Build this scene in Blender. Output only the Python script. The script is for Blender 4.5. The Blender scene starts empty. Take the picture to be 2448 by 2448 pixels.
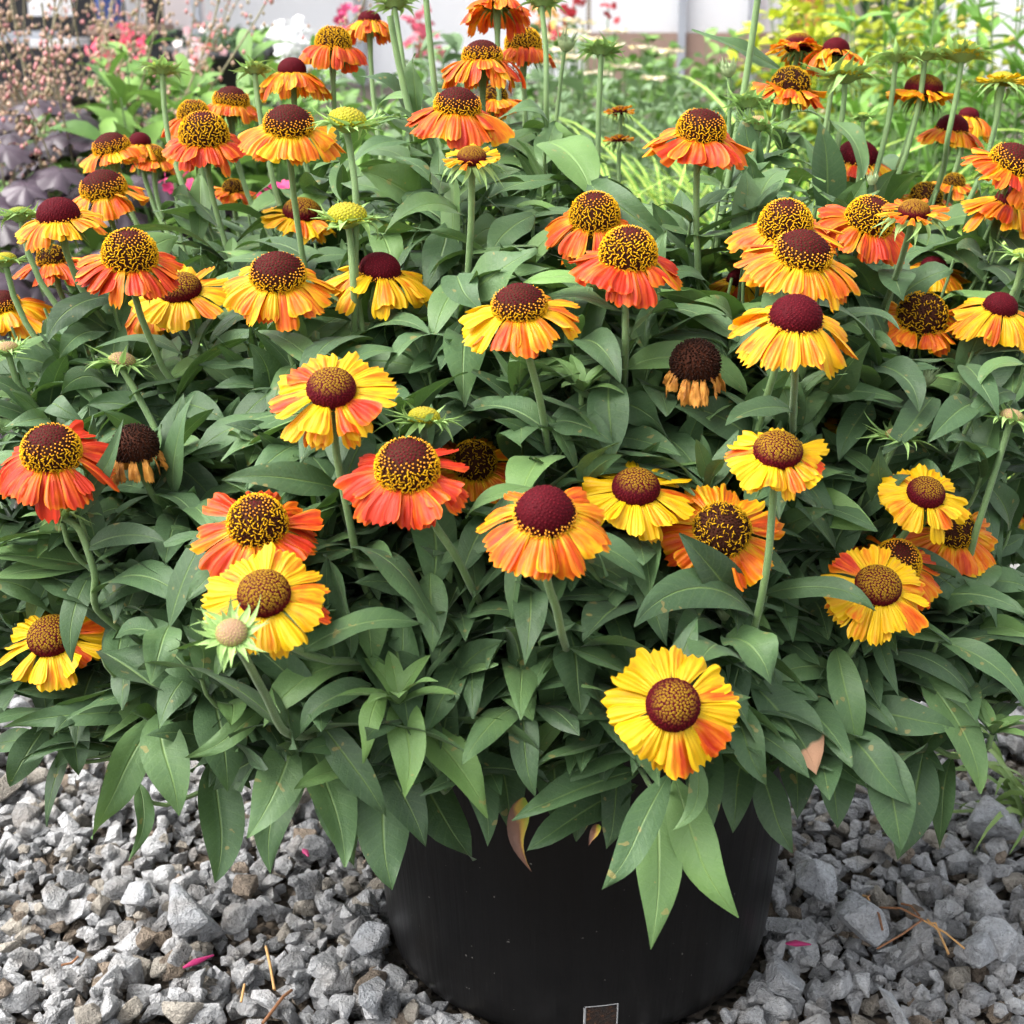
import bpy, bmesh, math, random
import numpy as np
from mathutils import Vector, Matrix

rng = np.random.default_rng(7)
random.seed(7)
R = math.radians
scene = bpy.context.scene
COL = scene.collection

# ------------------------------------------------------------------ camera, sky, sun, exposure
FPX = 3570.0                      # focal length in pixels of the 2448 px photograph
PITCH = R(19.55)
CAM = np.array([-0.042, -0.837, 0.586])
FWD = np.array([0, math.cos(PITCH), -math.sin(PITCH)])
UPV = np.array([0, math.sin(PITCH), math.cos(PITCH)])
RGT = np.array([1.0, 0, 0])
K = 2448 / 1932.0                 # picture notes below were taken on a 1932 px view

cam = bpy.data.cameras.new('camera')
cam_o = bpy.data.objects.new('camera', cam)
COL.objects.link(cam_o)
cam_o.location = CAM
cam_o.rotation_euler = (math.pi / 2 - PITCH, 0, 0)
cam.sensor_width = 36
cam.lens = 36 * FPX / 2448
cam.clip_start = 0.02
cam.clip_end = 300
cam.dof.use_dof = True
cam.dof.focus_distance = 0.80
cam.dof.aperture_fstop = 18
scene.camera = cam_o
scene.render.resolution_x = scene.render.resolution_y = 1024

SUN_AZ, SUN_EL = R(-104), R(54)    # azimuth from +Y (away from camera) towards +X
world = bpy.data.worlds.new('World')
scene.world = world
world.use_nodes = True
wn = world.node_tree
bg = wn.nodes['Background']
sky = wn.nodes.new('ShaderNodeTexSky')
sky.sky_type = 'NISHITA'
sky.sun_disc = False
sky.sun_elevation = SUN_EL
sky.sun_rotation = SUN_AZ
sky.air_density = 1.0
sky.dust_density = 4.0
hs = wn.nodes.new('ShaderNodeHueSaturation')
hs.inputs['Saturation'].default_value = 0.22
wn.links.new(sky.outputs[0], hs.inputs['Color'])
wn.links.new(hs.outputs[0], bg.inputs['Color'])
bg.inputs['Strength'].default_value = 0.15
sun = bpy.data.lights.new('sun', 'SUN')
sun.energy = 1.35
sun.angle = R(55)
sun.color = (1.0, 0.97, 0.92)
sun_o = bpy.data.objects.new('sun', sun)
COL.objects.link(sun_o)
sdir = Vector((math.sin(SUN_AZ) * math.cos(SUN_EL), math.cos(SUN_AZ) * math.cos(SUN_EL), math.sin(SUN_EL)))
sun_o.rotation_euler = sdir.to_track_quat('Z', 'Y').to_euler()
sun_o.location = (-3, 2, 5)
scene.view_settings.view_transform = 'Standard'
scene.view_settings.look = 'None'
scene.view_settings.gamma = 1
scene.view_settings.exposure = 1.72
scene.render.engine = 'CYCLES'
cy = scene.cycles
cy.max_bounces = 4; cy.diffuse_bounces = 3; cy.glossy_bounces = 2; cy.transmission_bounces = 4; cy.transparent_max_bounces = 4
cy.use_adaptive_sampling = True; cy.adaptive_threshold = 0.03
cy.caustics_reflective = cy.caustics_refractive = False

# ------------------------------------------------------------------ small helpers
def nrm(v):
    v = np.asarray(v, float)
    return v / (np.linalg.norm(v) + 1e-12)

def at(px, py, d):
    """1932-view pixel and depth along the view axis -> world point"""
    return CAM + RGT * ((px * K - 1224) / FPX * d) + UPV * ((1224 - py * K) / FPX * d) + FWD * d

def proj(P):
    q = np.asarray(P) - CAM
    d = q @ FWD
    return (1224 + FPX * (q @ RGT) / d) / K, (1224 - FPX * (q @ UPV) / d) / K, d

def srgb(r, g, b, a=1.0):
    f = lambda c: (c / 255 / 12.92) if c / 255 <= 0.04045 else ((c / 255 + 0.055) / 1.055) ** 2.4
    return (f(r), f(g), f(b), a)

def mesh_data(name, V, Q, attrs=None, smooth=True, mats=()):
    """V (n,3); Q quads (m,4) or triangles (m,3) or a list of both arrays"""
    me = bpy.data.meshes.new(name)
    V = np.asarray(V, np.float32)
    if not isinstance(Q, (list, tuple)):
        Q = [Q]
    Q = [np.asarray(q, np.int32) for q in Q if len(q)]
    loops = np.concatenate([q.ravel() for q in Q])
    sizes = np.concatenate([np.full(len(q), q.shape[1], np.int32) for q in Q])
    starts = np.concatenate([[0], np.cumsum(sizes)[:-1]]).astype(np.int32)
    me.vertices.add(len(V))
    me.vertices.foreach_set('co', V.ravel())
    me.loops.add(len(loops))
    me.loops.foreach_set('vertex_index', loops)
    me.polygons.add(len(sizes))
    me.polygons.foreach_set('loop_start', starts)
    me.polygons.foreach_set('loop_total', sizes)
    me.polygons.foreach_set('use_smooth', np.full(len(sizes), smooth, bool))
    for an, arr in (attrs or {}).items():
        arr = np.asarray(arr, np.float32)
        if arr.ndim == 1:
            a = me.attributes.new(an, 'FLOAT', 'POINT'); a.data.foreach_set('value', arr)
        elif arr.shape[1] == 4:
            a = me.attributes.new(an, 'FLOAT_COLOR', 'POINT'); a.data.foreach_set('color', arr.ravel())
        else:
            a = me.attributes.new(an, 'FLOAT_VECTOR', 'POINT'); a.data.foreach_set('vector', arr.ravel())
    for m in mats:
        me.materials.append(m)
    me.update()
    me.validate()
    return me

def link(name, data, parent=None, loc=(0, 0, 0)):
    o = bpy.data.objects.new(name, data)
    COL.objects.link(o)
    o.location = loc
    if parent is not None:
        o.parent = parent
    return o

def tag(o, label, cat, group=None):
    o['label'] = label
    o['category'] = cat
    if group:
        o['group'] = group
    return o

def kind(o, k):
    o['kind'] = k
    return o

class Acc:
    """collects pieces (V, faces, attrs) into one mesh"""
    def __init__(s):
        s.V, s.Q, s.T, s.A, s.n = [], [], [], {}, 0
    def add(s, V, F, attrs=None):
        V = np.asarray(V, float); F = np.asarray(F, int)
        s.V.append(V)
        (s.Q if F.shape[1] == 4 else s.T).append(F + s.n)
        for k_, a in (attrs or {}).items():
            s.A.setdefault(k_, []).append(a)
        s.n += len(V)
    def data(s, name, mats, smooth=True, origin=None):
        V = np.concatenate(s.V)
        if origin is not None:
            V = V - np.asarray(origin)
        fs = []
        if s.Q: fs.append(np.concatenate(s.Q))
        if s.T: fs.append(np.concatenate(s.T))
        return mesh_data(name, V, fs, {k_: np.concatenate(a) for k_, a in s.A.items()}, smooth, mats)

_grid = {}
def grid_faces(nr, nc):
    if (nr, nc) not in _grid:
        i = np.arange(nr * nc).reshape(nr, nc)
        _grid[(nr, nc)] = np.stack([i[:-1, :-1], i[:-1, 1:], i[1:, 1:], i[1:, :-1]], -1).reshape(-1, 4)
    return _grid[(nr, nc)]

def tube(path, rad, sides=6, cap=False):
    path = np.asarray(path, float); n = len(path)
    rad = np.broadcast_to(np.asarray(rad, float), (n,))
    T = np.gradient(path, axis=0)
    T /= np.linalg.norm(T, axis=1)[:, None] + 1e-12
    ref = np.array([0.31, 0.95, 0.05]) if abs(T[:, 1]).max() < 0.9 else np.array([1.0, 0.1, 0.05])
    A = np.cross(T, ref); A /= np.linalg.norm(A, axis=1)[:, None] + 1e-12
    B = np.cross(T, A)
    ang = np.arange(sides) * 2 * math.pi / sides
    V = path[:, None] + rad[:, None, None] * (A[:, None] * np.cos(ang)[None, :, None] + B[:, None] * np.sin(ang)[None, :, None])
    i = np.arange(n * sides).reshape(n, sides)
    j = np.roll(i, -1, 1)
    F = np.stack([i[:-1], j[:-1], j[1:], i[1:]], -1).reshape(-1, 4)
    return V.reshape(-1, 3), F

def bez(p0, p1, p2, p3, n):
    t = np.linspace(0, 1, n)[:, None]
    return (1-t)**3*p0 + 3*(1-t)**2*t*p1 + 3*(1-t)*t*t*p2 + t**3*p3

# ------------------------------------------------------------------ materials
class NT:
    def __init__(s, name):
        s.m = bpy.data.materials.new(name)
        s.m.use_nodes = True
        s.t = s.m.node_tree
        s.b = s.t.nodes['Principled BSDF']
        s.out = s.t.nodes['Material Output']
    def n(s, typ, **kw):
        nd = s.t.nodes.new(typ)
        for k_, v in kw.items():
            setattr(nd, k_, v)
        return nd
    def l(s, a, b):
        s.t.links.new(a, b)
    def val(s, sock, v):
        if hasattr(v, 'node') or isinstance(v, bpy.types.NodeSocket):
            s.l(v, sock)
        else:
            sock.default_value = v
    def math(s, op, a, b=0.0, c=0.0, clamp=False):
        nd = s.n('ShaderNodeMath', operation=op, use_clamp=clamp)
        s.val(nd.inputs[0], a); s.val(nd.inputs[1], b); s.val(nd.inputs[2], c)
        return nd.outputs[0]
    def mix(s, f, a, b, blend='MIX'):
        nd = s.n('ShaderNodeMix', data_type='RGBA', blend_type=blend)
        s.val(nd.inputs[0], f); s.val(nd.inputs[6], a); s.val(nd.inputs[7], b)
        return nd.outputs[2]
    def ramp(s, f, stops):
        nd = s.n('ShaderNodeValToRGB')
        el = nd.color_ramp.elements
        el[0].position, el[0].color = stops[0]
        el[1].position, el[1].color = stops[-1]
        for p, c in stops[1:-1]:
            e = el.new(p); e.color = c
        s.l(f, nd.inputs[0])
        return nd.outputs[0]
    def noise(s, vec, scale, detail=3, rough=0.5, out=0):
        nd = s.n('ShaderNodeTexNoise')
        nd.inputs['Scale'].default_value = scale
        nd.inputs['Detail'].default_value = detail
        nd.inputs['Roughness'].default_value = rough
        if vec is not None:
            s.l(vec, nd.inputs['Vector'])
        return nd.outputs[out]
    def pos(s):
        return s.n('ShaderNodeNewGeometry').outputs['Position']
    def attr(s, name):
        return s.n('ShaderNodeAttribute', attribute_name=name)
    def sep(s, v):
        nd = s.n('ShaderNodeSeparateXYZ'); s.l(v, nd.inputs[0]); return nd.outputs
    def comb(s, x, y, z):
        nd = s.n('ShaderNodeCombineXYZ')
        s.val(nd.inputs[0], x); s.val(nd.inputs[1], y); s.val(nd.inputs[2], z)
        return nd.outputs[0]
    def bump(s, h, strength, dist):
        nd = s.n('ShaderNodeBump')
        nd.inputs['Strength'].default_value = strength
        nd.inputs['Distance'].default_value = dist
        s.l(h, nd.inputs['Height'])
        s.l(nd.outputs[0], s.b.inputs['Normal'])
        return nd.outputs[0]
    def translucent(s, col, f):
        tr = s.n('ShaderNodeBsdfTranslucent'); s.val(tr.inputs[0], col)
        mx = s.n('ShaderNodeMixShader'); s.val(mx.inputs[0], f)
        s.l(s.b.outputs[0], mx.inputs[1]); s.l(tr.outputs[0], mx.inputs[2])
        s.l(mx.outputs[0], s.out.inputs[0])
    def set(s, **kw):
        for k_, v in kw.items():
            s.val(s.b.inputs[k_.replace('_', ' ')], v)
        return s

MAT = {}
# leaf of the helenium: attribute luv = (u across -1..1, v along 0..1, tone)
def leaf_material(name, dark, light, bright, rib, rough=0.5, transl=0.14, spots=True, burn=False):
    m = NT(name)
    u, v, tone = m.sep(m.attr('luv').outputs['Vector'])
    P = m.pos()
    au = m.math('ABSOLUTE', u)
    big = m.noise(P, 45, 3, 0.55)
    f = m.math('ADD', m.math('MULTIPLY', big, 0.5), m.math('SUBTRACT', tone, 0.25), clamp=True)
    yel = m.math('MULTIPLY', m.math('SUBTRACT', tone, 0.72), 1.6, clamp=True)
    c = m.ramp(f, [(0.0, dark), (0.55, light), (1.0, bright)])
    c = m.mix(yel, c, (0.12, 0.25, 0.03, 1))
    # side veins, slanting forward from the midrib
    wv = m.math('SINE', m.math('MULTIPLY', m.math('SUBTRACT', v, m.math('MULTIPLY', au, 0.13)), 75.0))
    vein = m.math('MULTIPLY', m.math('POWER', m.math('MAXIMUM', wv, 0.0), 8.0), 0.07)
    c = m.mix(vein, c, rib)
    midr = m.math('SUBTRACT', 1.0, m.math('DIVIDE', au, m.math('SUBTRACT', 0.10, m.math('MULTIPLY', v, 0.05))), clamp=True)
    c = m.mix(m.math('MULTIPLY', midr, 0.5), c, rib)
    fine = m.noise(P, 900, 2, 0.6)
    c = m.mix(m.math('MULTIPLY', fine, 0.17), c, (0.26, 0.34, 0.24, 1))
    if spots:
        sp = m.noise(P, 150, 1, 0.7)
        c = m.mix(m.math('MULTIPLY', m.math('GREATER_THAN', sp, 0.72), 0.5), c, (0.30, 0.22, 0.07, 1))
    if burn:
        bn = m.math('ADD', m.math('ADD', v, m.math('MULTIPLY', big, 0.25)), m.math('MULTIPLY', u, -0.05))
        c = m.mix(m.math('MULTIPLY', m.math('SUBTRACT', bn, 0.86), 30.0, clamp=True), c, srgb(196, 150, 118))
    m.set(Base_Color=c, Roughness=rough)
    m.b.inputs['Specular IOR Level'].default_value = 0.32
    m.b.inputs['Sheen Weight'].default_value = 0.06
    m.b.inputs['Sheen Roughness'].default_value = 0.4
    h = m.math('SUBTRACT', m.math('ADD', m.math('MULTIPLY', fine, 0.25), m.math('MULTIPLY', big, 0.5)), m.math('MULTIPLY', m.math('ADD', vein, midr), 0.5))
    m.bump(h, 0.55, 0.0016)
    m.translucent(m.mix(0.5, c, (0.16, 0.34, 0.02, 1)), transl)
    return m.m
MAT['leaf'] = leaf_material('helenium_leaf', (0.014, 0.040, 0.011, 1), (0.043, 0.098, 0.030, 1), (0.125, 0.225, 0.060, 1), (0.22, 0.34, 0.08, 1))
MAT['leaf_burn'] = leaf_material('scorched_leaf', (0.014, 0.040, 0.011, 1), (0.043, 0.098, 0.030, 1), (0.125, 0.225, 0.060, 1), (0.22, 0.34, 0.08, 1), burn=True)

def plain_leaf(name, a, b, rough=0.55, transl=0.2, scale=30, rib=None):
    m = NT(name)
    u, v, tone = m.sep(m.attr('luv').outputs['Vector'])
    f = m.math('ADD', m.math('MULTIPLY', m.noise(m.pos(), scale, 2), 0.6), m.math('SUBTRACT', tone, 0.3), clamp=True)
    c = m.ramp(f, [(0.1, a), (0.9, b)])
    if rib:
        c = m.mix(m.math('LESS_THAN', m.math('ABSOLUTE', u), 0.36), rib, c)
    m.set(Base_Color=c, Roughness=rough)
    m.translucent(c, transl)
    return m.m

def dead_leaf():
    m = NT('dead_leaf')
    u, v, tone = m.sep(m.attr('luv').outputs['Vector'])
    n = m.noise(m.pos(), 120, 3)
    f = m.math('ADD', m.math('ADD', m.math('MULTIPLY', v, 0.55), m.math('MULTIPLY', u, 0.28)), m.math('MULTIPLY', n, 0.45))
    c = m.ramp(f, [(0.15, srgb(120, 135, 40)), (0.40, srgb(150, 120, 42)), (0.52, srgb(95, 62, 42)), (0.9, srgb(70, 46, 36))])
    m.set(Base_Color=c, Roughness=0.7)
    m.bump(n, 0.6, 0.002)
    return m.m
MAT['dead_leaf'] = dead_leaf()

def tip_burn():
    m = NT('scorched_leaf_tip')
    n = m.noise(m.pos(), 140, 3)
    c = m.ramp(n, [(0.25, srgb(150, 105, 75)), (0.75, srgb(205, 160, 125))])
    m.set(Base_Color=c, Roughness=0.75)
    m.bump(n, 0.5, 0.002)
    return m.m
MAT['tip_burn'] = tip_burn()

def stem_material(name, a, b):
    m = NT(name)
    P = m.pos()
    n = m.noise(P, 60, 2)
    fz = m.noise(P, 1300, 2)
    c = m.mix(m.math('MULTIPLY', fz, 0.22), m.ramp(n, [(0.25, a), (0.75, b)]), (0.32, 0.42, 0.22, 1))
    m.set(Base_Color=c, Roughness=0.65)
    m.b.inputs['Sheen Weight'].default_value = 0.15
    m.bump(fz, 0.5, 0.001)
    return m.m
MAT['stem'] = stem_material('hairy_green_stem', (0.060, 0.130, 0.030, 1), (0.125, 0.215, 0.055, 1))

# ray petals: attribute puv = (u, v, redness), pseed
def petal_material():
    m = NT('ray_petal')
    u, v, red = m.sep(m.attr('puv').outputs['Vector'])
    seed = m.attr('pseed').outputs['Fac']
    vec = m.comb(m.math('ADD', m.math('MULTIPLY', u, 1.1), m.math('MULTIPLY', seed, 37.0)), m.math('MULTIPLY', v, 0.9), m.math('MULTIPLY', seed, 11.0))
    n = m.noise(vec, 1.5, 3, 0.55)
    fine = m.noise(m.comb(m.math('ADD', m.math('MULTIPLY', u, 6.0), m.math('MULTIPLY', seed, 50.0)), m.math('MULTIPLY', v, 1.2), seed), 1.6, 2)
    f = m.math('ADD', red, m.math('MULTIPLY', m.math('SUBTRACT', n, 0.5), 1.35))
    f = m.math('ADD', f, m.math('MULTIPLY', m.math('SUBTRACT', fine, 0.5), 0.40))
    edge = m.math('POWER', m.math('ABSOLUTE', u), 5.0)
    f = m.math('SUBTRACT', f, m.math('MULTIPLY', edge, 0.30))
    tip = m.math('MULTIPLY', m.math('MAXIMUM', m.math('SUBTRACT', v, 0.86), 0.0), 2.0)
    f = m.math('SUBTRACT', f, tip)
    bs = m.math('MULTIPLY', m.math('MAXIMUM', m.math('SUBTRACT', 0.35, v), 0.0), 1.1)
    f = m.math('SUBTRACT', f, bs, clamp=True)
    c = m.ramp(f, [(0.0, (0.72, 0.44, 0.004, 1)), (0.28, (0.72, 0.345, 0.004, 1)), (0.50, (0.72, 0.185, 0.004, 1)), (0.75, (0.64, 0.088, 0.004, 1)), (1.0, (0.49, 0.026, 0.005, 1))])
    m.set(Base_Color=c, Roughness=0.5)
    m.b.inputs['Specular IOR Level'].default_value = 0.3
    m.bump(m.math('ADD', m.math('COSINE', m.math('MULTIPLY', u, 14.0)), fine), 0.35, 0.0007)
    m.translucent(c, 0.22)
    return m.m
MAT['petal'] = petal_material()

def withered():
    m = NT('withered_petal')
    n = m.noise(m.pos(), 160, 3)
    c = m.ramp(n, [(0.25, srgb(120, 70, 25)), (0.5, srgb(190, 125, 45)), (0.8, srgb(225, 165, 70))])
    m.set(Base_Color=c, Roughness=0.7)
    m.bump(n, 0.5, 0.002)
    m.translucent(c, 0.15)
    return m.m
MAT['withered'] = withered()

def col_attr_mat(name, rough, transl=0.0, bump=0.0, spec=0.4):
    m = NT(name)
    c = m.attr('Col').outputs['Color']
    nz = m.noise(m.pos(), 700, 2)
    c2 = m.mix(0.35, c, m.mix(nz, (0.55, 0.55, 0.55, 1), (1.3, 1.3, 1.3, 1)), 'MULTIPLY')
    m.set(Base_Color=c2, Roughness=rough)
    m.b.inputs['Specular IOR Level'].default_value = spec
    if bump:
        m.bump(nz, bump, 0.001)
    if transl:
        m.translucent(c2, transl)
    return m.m
MAT['disc'] = col_attr_mat('disc_florets', 0.7, spec=0.08)
MAT['bract'] = col_attr_mat('green_bract', 0.6, 0.2, 0.4)
MAT['blossom'] = col_attr_mat('small_blossom', 0.6, 0.2)

def stone_material(name, use_obj):
    m = NT(name)
    if use_obj:
        c = m.n('ShaderNodeObjectInfo').outputs['Color']
        P = m.n('ShaderNodeTexCoord').outputs['Object']
        sc = 1.0
    else:
        c = m.attr('Col').outputs['Color']
        P = m.pos()
    P = m.pos()
    n1 = m.noise(P, 190, 4, 0.65)
    n2 = m.noise(P, 650, 3, 0.65)
    n3 = m.noise(P, 40, 2, 0.5)
    k1 = m.mix(m.math('MULTIPLY', n1, 1.0), (0.42, 0.42, 0.43, 1), (1.55, 1.55, 1.53, 1))
    c = m.mix(1.0, c, k1, 'MULTIPLY')
    c = m.mix(1.0, c, m.mix(n2, (0.60, 0.60, 0.60, 1), (1.40, 1.40, 1.40, 1)), 'MULTIPLY')
    dust = m.math('MULTIPLY', m.math('SUBTRACT', n3, 0.46, clamp=True), 2.2, clamp=True)
    c = m.mix(m.math('MULTIPLY', dust, 0.45), c, srgb(150, 132, 108))
    m.set(Base_Color=c, Roughness=0.85)
    m.b.inputs['Specular IOR Level'].default_value = 0.25
    m.bump(m.math('ADD', m.math('MULTIPLY', n1, 1.0), m.math('MULTIPLY', n2, 0.45)), 1.0, 0.008)
    return m.m
MAT['stone'] = stone_material('crushed_stone', True)
MAT['stones'] = stone_material('crushed_stone_mass', False)

def ground_material():
    m = NT('gravel_bed')
    P = m.pos()
    vo = m.n('ShaderNodeTexVoronoi')
    vo.inputs['Scale'].default_value = 120
    m.l(P, vo.inputs['Vector'])
    n = m.noise(P, 12, 4)
    c = m.mix(m.sep(vo.outputs['Color'])[0], srgb(62, 56, 50), srgb(112, 106, 98))
    c = m.mix(m.math('MULTIPLY', n, 0.7), c, srgb(110, 92, 70))
    m.set(Base_Color=c, Roughness=0.9)
    m.bump(m.math('MULTIPLY', vo.outputs['Distance'], -1.0), 1.0, 0.02)
    return m.m
MAT['ground'] = ground_material()

def pot_material():
    m = NT('black_nursery_plastic')
    P = m.pos()
    x, y, z = m.sep(P)
    ang = m.n('ShaderNodeMath', operation='ARCTAN2'); m.l(y, ang.inputs[0]); m.l(x, ang.inputs[1])
    streak = m.noise(m.comb(m.math('MULTIPLY', ang.outputs[0], 9.0), m.math('MULTIPLY', z, 3.0), 0.0), 2.0, 3)
    dust = m.noise(P, 25, 4, 0.65)
    low = m.math('SUBTRACT', 0.6, m.math('MULTIPLY', z, 6.0), clamp=True)
    c = m.mix(m.math('MULTIPLY', m.math('MULTIPLY', dust, low), 0.16), (0.0030, 0.0030, 0.0034, 1), (0.12, 0.11, 0.10, 1))
    speck = m.math('GREATER_THAN', m.noise(P, 330, 1), 0.795)
    c = m.mix(m.math('MULTIPLY', speck, 0.45), c, (0.3, 0.28, 0.26, 1))
    m.set(Base_Color=c, Roughness=m.math('ADD', 0.26, m.math('MULTIPLY', streak, 0.22)))
    m.b.inputs['Specular IOR Level'].default_value = 0.22
    m.bump(m.math('ADD', streak, m.math('MULTIPLY', dust, 0.3)), 0.25, 0.003)
    return m.m
MAT['pot'] = pot_material()

def flat(name, col, rough=0.7, nscale=20, amt=0.3, bump=0.0, metal=0.0):
    m = NT(name)
    n = m.noise(m.pos(), nscale, 4, 0.6)
    c = m.mix(amt, col, m.mix(n, (0.4, 0.4, 0.4, 1), (1.5, 1.5, 1.5, 1)), 'MULTIPLY')
    m.set(Base_Color=c, Roughness=rough, Metallic=metal)
    if bump:
        m.bump(n, bump, 0.004)
    return m.m

# ------------------------------------------------------------------ ground and gravel
gx = 150.0
g = link('gravel_ground', mesh_data('gravel_ground', [(-gx, -gx, -0.016), (gx, -gx, -0.016), (gx, gx, -0.016), (-gx, gx, -0.016)], np.array([[0, 1, 2, 3]]), mats=[MAT['ground']]))
kind(g, 'structure'); g['label'] = 'grey crushed stone gravel ground under the pot'

def stone_variants(n):
    out, lows = [], []
    for i in range(n):
        bm = bmesh.new()
        s = np.array([1.0, rng.uniform(0.62, 0.95), rng.uniform(0.45, 0.75)])
        k_ = int(rng.integers(11, 17))
        pts = rng.normal(size=(k_, 3)); pts /= np.linalg.norm(pts, axis=1)[:, None]
        pts = np.sign(pts) * np.abs(pts) ** 0.8 * s * rng.uniform(0.86, 1.08, (k_, 1))
        vs = [bm.verts.new(p) for p in pts]
        r_ = bmesh.ops.convex_hull(bm, input=vs)
        bmesh.ops.delete(bm, geom=[e for e in r_['geom_interior'] if isinstance(e, bmesh.types.BMVert)], context='VERTS')
        loose = [v for v in bm.verts if not v.link_faces]
        bmesh.ops.delete(bm, geom=loose, context='VERTS')
        bmesh.ops.dissolve_limit(bm, angle_limit=R(16), verts=bm.verts, edges=bm.edges)
        def grab():
            bm.verts.index_update(); bm.verts.ensure_lookup_table()
            fs = [[v.index for v in f.verts] for f in bm.faces]
            tri = [(f[0], f[q], f[q + 1]) for f in fs for q in range(1, len(f) - 1)]
            return np.array([v.co[:] for v in bm.verts]), np.array(tri)
        VL, FL_ = grab(); lows.append((VL / (VL[:, :2].max() - VL[:, :2].min()), FL_))
        bmesh.ops.bevel(bm, geom=list(bm.edges), offset=0.075, segments=1, affect='EDGES', clamp_overlap=True)
        bmesh.ops.triangulate(bm, faces=bm.faces)
        bm.verts.ensure_lookup_table()
        V = np.array([v.co[:] for v in bm.verts]); F = np.array([[v.index for v in f.verts] for f in bm.faces])
        bm.free()
        V = V / (V[:, :2].max() - V[:, :2].min())
        out.append((V, F))
    return out, lows
STV, STL = stone_variants(26)
STM = [mesh_data('stone', V, F, smooth=False, mats=[MAT['stone']]) for V, F in STV]

POT_R0, POT_R1, POT_H = 0.1215, 0.1435, 0.25
def pot_r(z):
    return POT_R0 + (POT_R1 - POT_R0) * z / POT_H

def scatter_gravel():
    x0, x1, y0, y1, cell = -1.25, 1.25, -0.55, 1.75, 0.004
    nx, ny = int((x1 - x0) / cell), int((y1 - y0) / cell)
    H = np.full((nx, ny), -0.012)
    stones = []
    def drop(x, y, sz, lim, low):
        if math.hypot(x, y) < POT_R0 + sz * 0.35: return
        i, j = int((x - x0) / cell), int((y - y0) / cell)
        w = max(1, int(sz * 0.42 / cell))
        blk = H[i - w:i + w + 1, j - w:j + w + 1]
        base = np.sort(blk.ravel())[int(blk.size * .45)]
        if base > lim: return
        blk[:] = np.maximum(blk, base + sz * 0.36)
        stones.append((x, y, base + sz * 0.19, sz, int(rng.integers(len(STV))), low))
    nxr, nyr = (-0.60, 0.54), (-0.20, 0.72)
    for cnt, a, b, lim, low, (xa, xb), (ya, yb) in [
            (2600, .016, .030, .010, True, (x0 + .03, x1 - .03), (y0 + .03, y1 - .03)),
            (7500, .010, .017, .004, True, nxr, nyr), (5200, .012, .023, .013, False, nxr, nyr), (420, .020, .032, .018, False, nxr, nyr), (3000, .008, .013, .008, True, nxr, nyr)]:
        for _ in range(cnt):
            x, y = rng.uniform(xa, xb), rng.uniform(ya, yb)
            if xa < -1 and nxr[0] < x < nxr[1] and nyr[0] < y < nyr[1]: continue
            drop(x, y, a + (b - a) * rng.random() ** 1.7, lim, low)
    for zz, cnt in ((-.008, 190), (.0, 170), (.006, 70)):      # stones banked up against the foot of the pot
        for _ in range(cnt):
            a_ = rng.uniform(0, 6.283); sz = rng.uniform(.010, .021); r_ = POT_R0 + sz * .30 + rng.uniform(-.002, .022)
            stones.append((math.cos(a_) * r_, math.sin(a_) * r_, zz + rng.normal(0, .001), sz, int(rng.integers(len(STV))), False))
    # a few big pale rocks that stand out in the photograph (1932-view pixel, width px)
    for bx, by, wpx in [(368, 1718, 118), (1630, 1735, 92), (1840, 1790, 100), (1882, 1770, 88), (700, 1770, 80), (1500, 1842, 105), (250, 1690, 85), (1690, 1905, 100), (1880, 1560, 120), (1540, 1660, 100), (700, 1880, 95)]:
        p = at(bx, by, 1.0); dr = p - CAM
        q = CAM + dr * ((0.018 - CAM[2]) / dr[2])
        d = (q - CAM) @ FWD
        stones.append((q[0], q[1], 0.018, wpx * K * d / FPX, int(rng.integers(len(STV))), False))
    return stones
STONES = scatter_gravel()
def stone_col(sz):
    t = rng.random()
    if t < 0.62:
        v = rng.uniform(0.34, 0.58); c = np.array([v, v * 1.0, v * 1.01])
    elif t < 0.80:
        v = rng.uniform(0.23, 0.36); c = np.array([v, v * 1.01, v * 1.03])
    elif t < 0.93:
        v = rng.uniform(0.26, 0.40); c = np.array([v * 1.06, v * 0.96, v * 0.82])
    else:
        v = rng.uniform(0.18, 0.28); c = np.array([v * 1.1, v * 0.88, v * 0.68])
    return c
def rot_rand(tilt=0.45):
    return (Matrix.Rotation(rng.uniform(0, 6.283), 3, 'Z') @ Matrix.Rotation(rng.normal(0, tilt), 3, 'X') @ Matrix.Rotation(rng.normal(0, tilt), 3, 'Y'))
LOWER = [(0, 1440), (60, 1470), (180, 1500), (420, 1600), (720, 1640), (740, 1932), (1440, 1932), (1460, 1600), (1760, 1560), (1840, 1480), (1932, 1480)]
lx, ly = np.array([p[0] for p in LOWER]), np.array([p[1] for p in LOWER])
sc_ = []
for k_, (x, y, z, sz, vi, low) in enumerate(STONES):
    u_, v_, d_ = proj((x, y, z))
    ok = -20 < u_ < 1952 and v_ < 1960 and v_ > np.interp(u_, lx, ly) and d_ > 0.2
    if ok and 720 < u_ < 1470:
        ok = math.hypot(x, y) > POT_R0 and (v_ > 1700)
    top = z + sz * 0.2
    sc_.append((sz / d_ * (1 + 14 * max(0, top - 0.012)) if ok else 0, k_))
single = set(k_ for s_, k_ in sorted(sc_, reverse=True)[:300])
acc = Acc()
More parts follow.
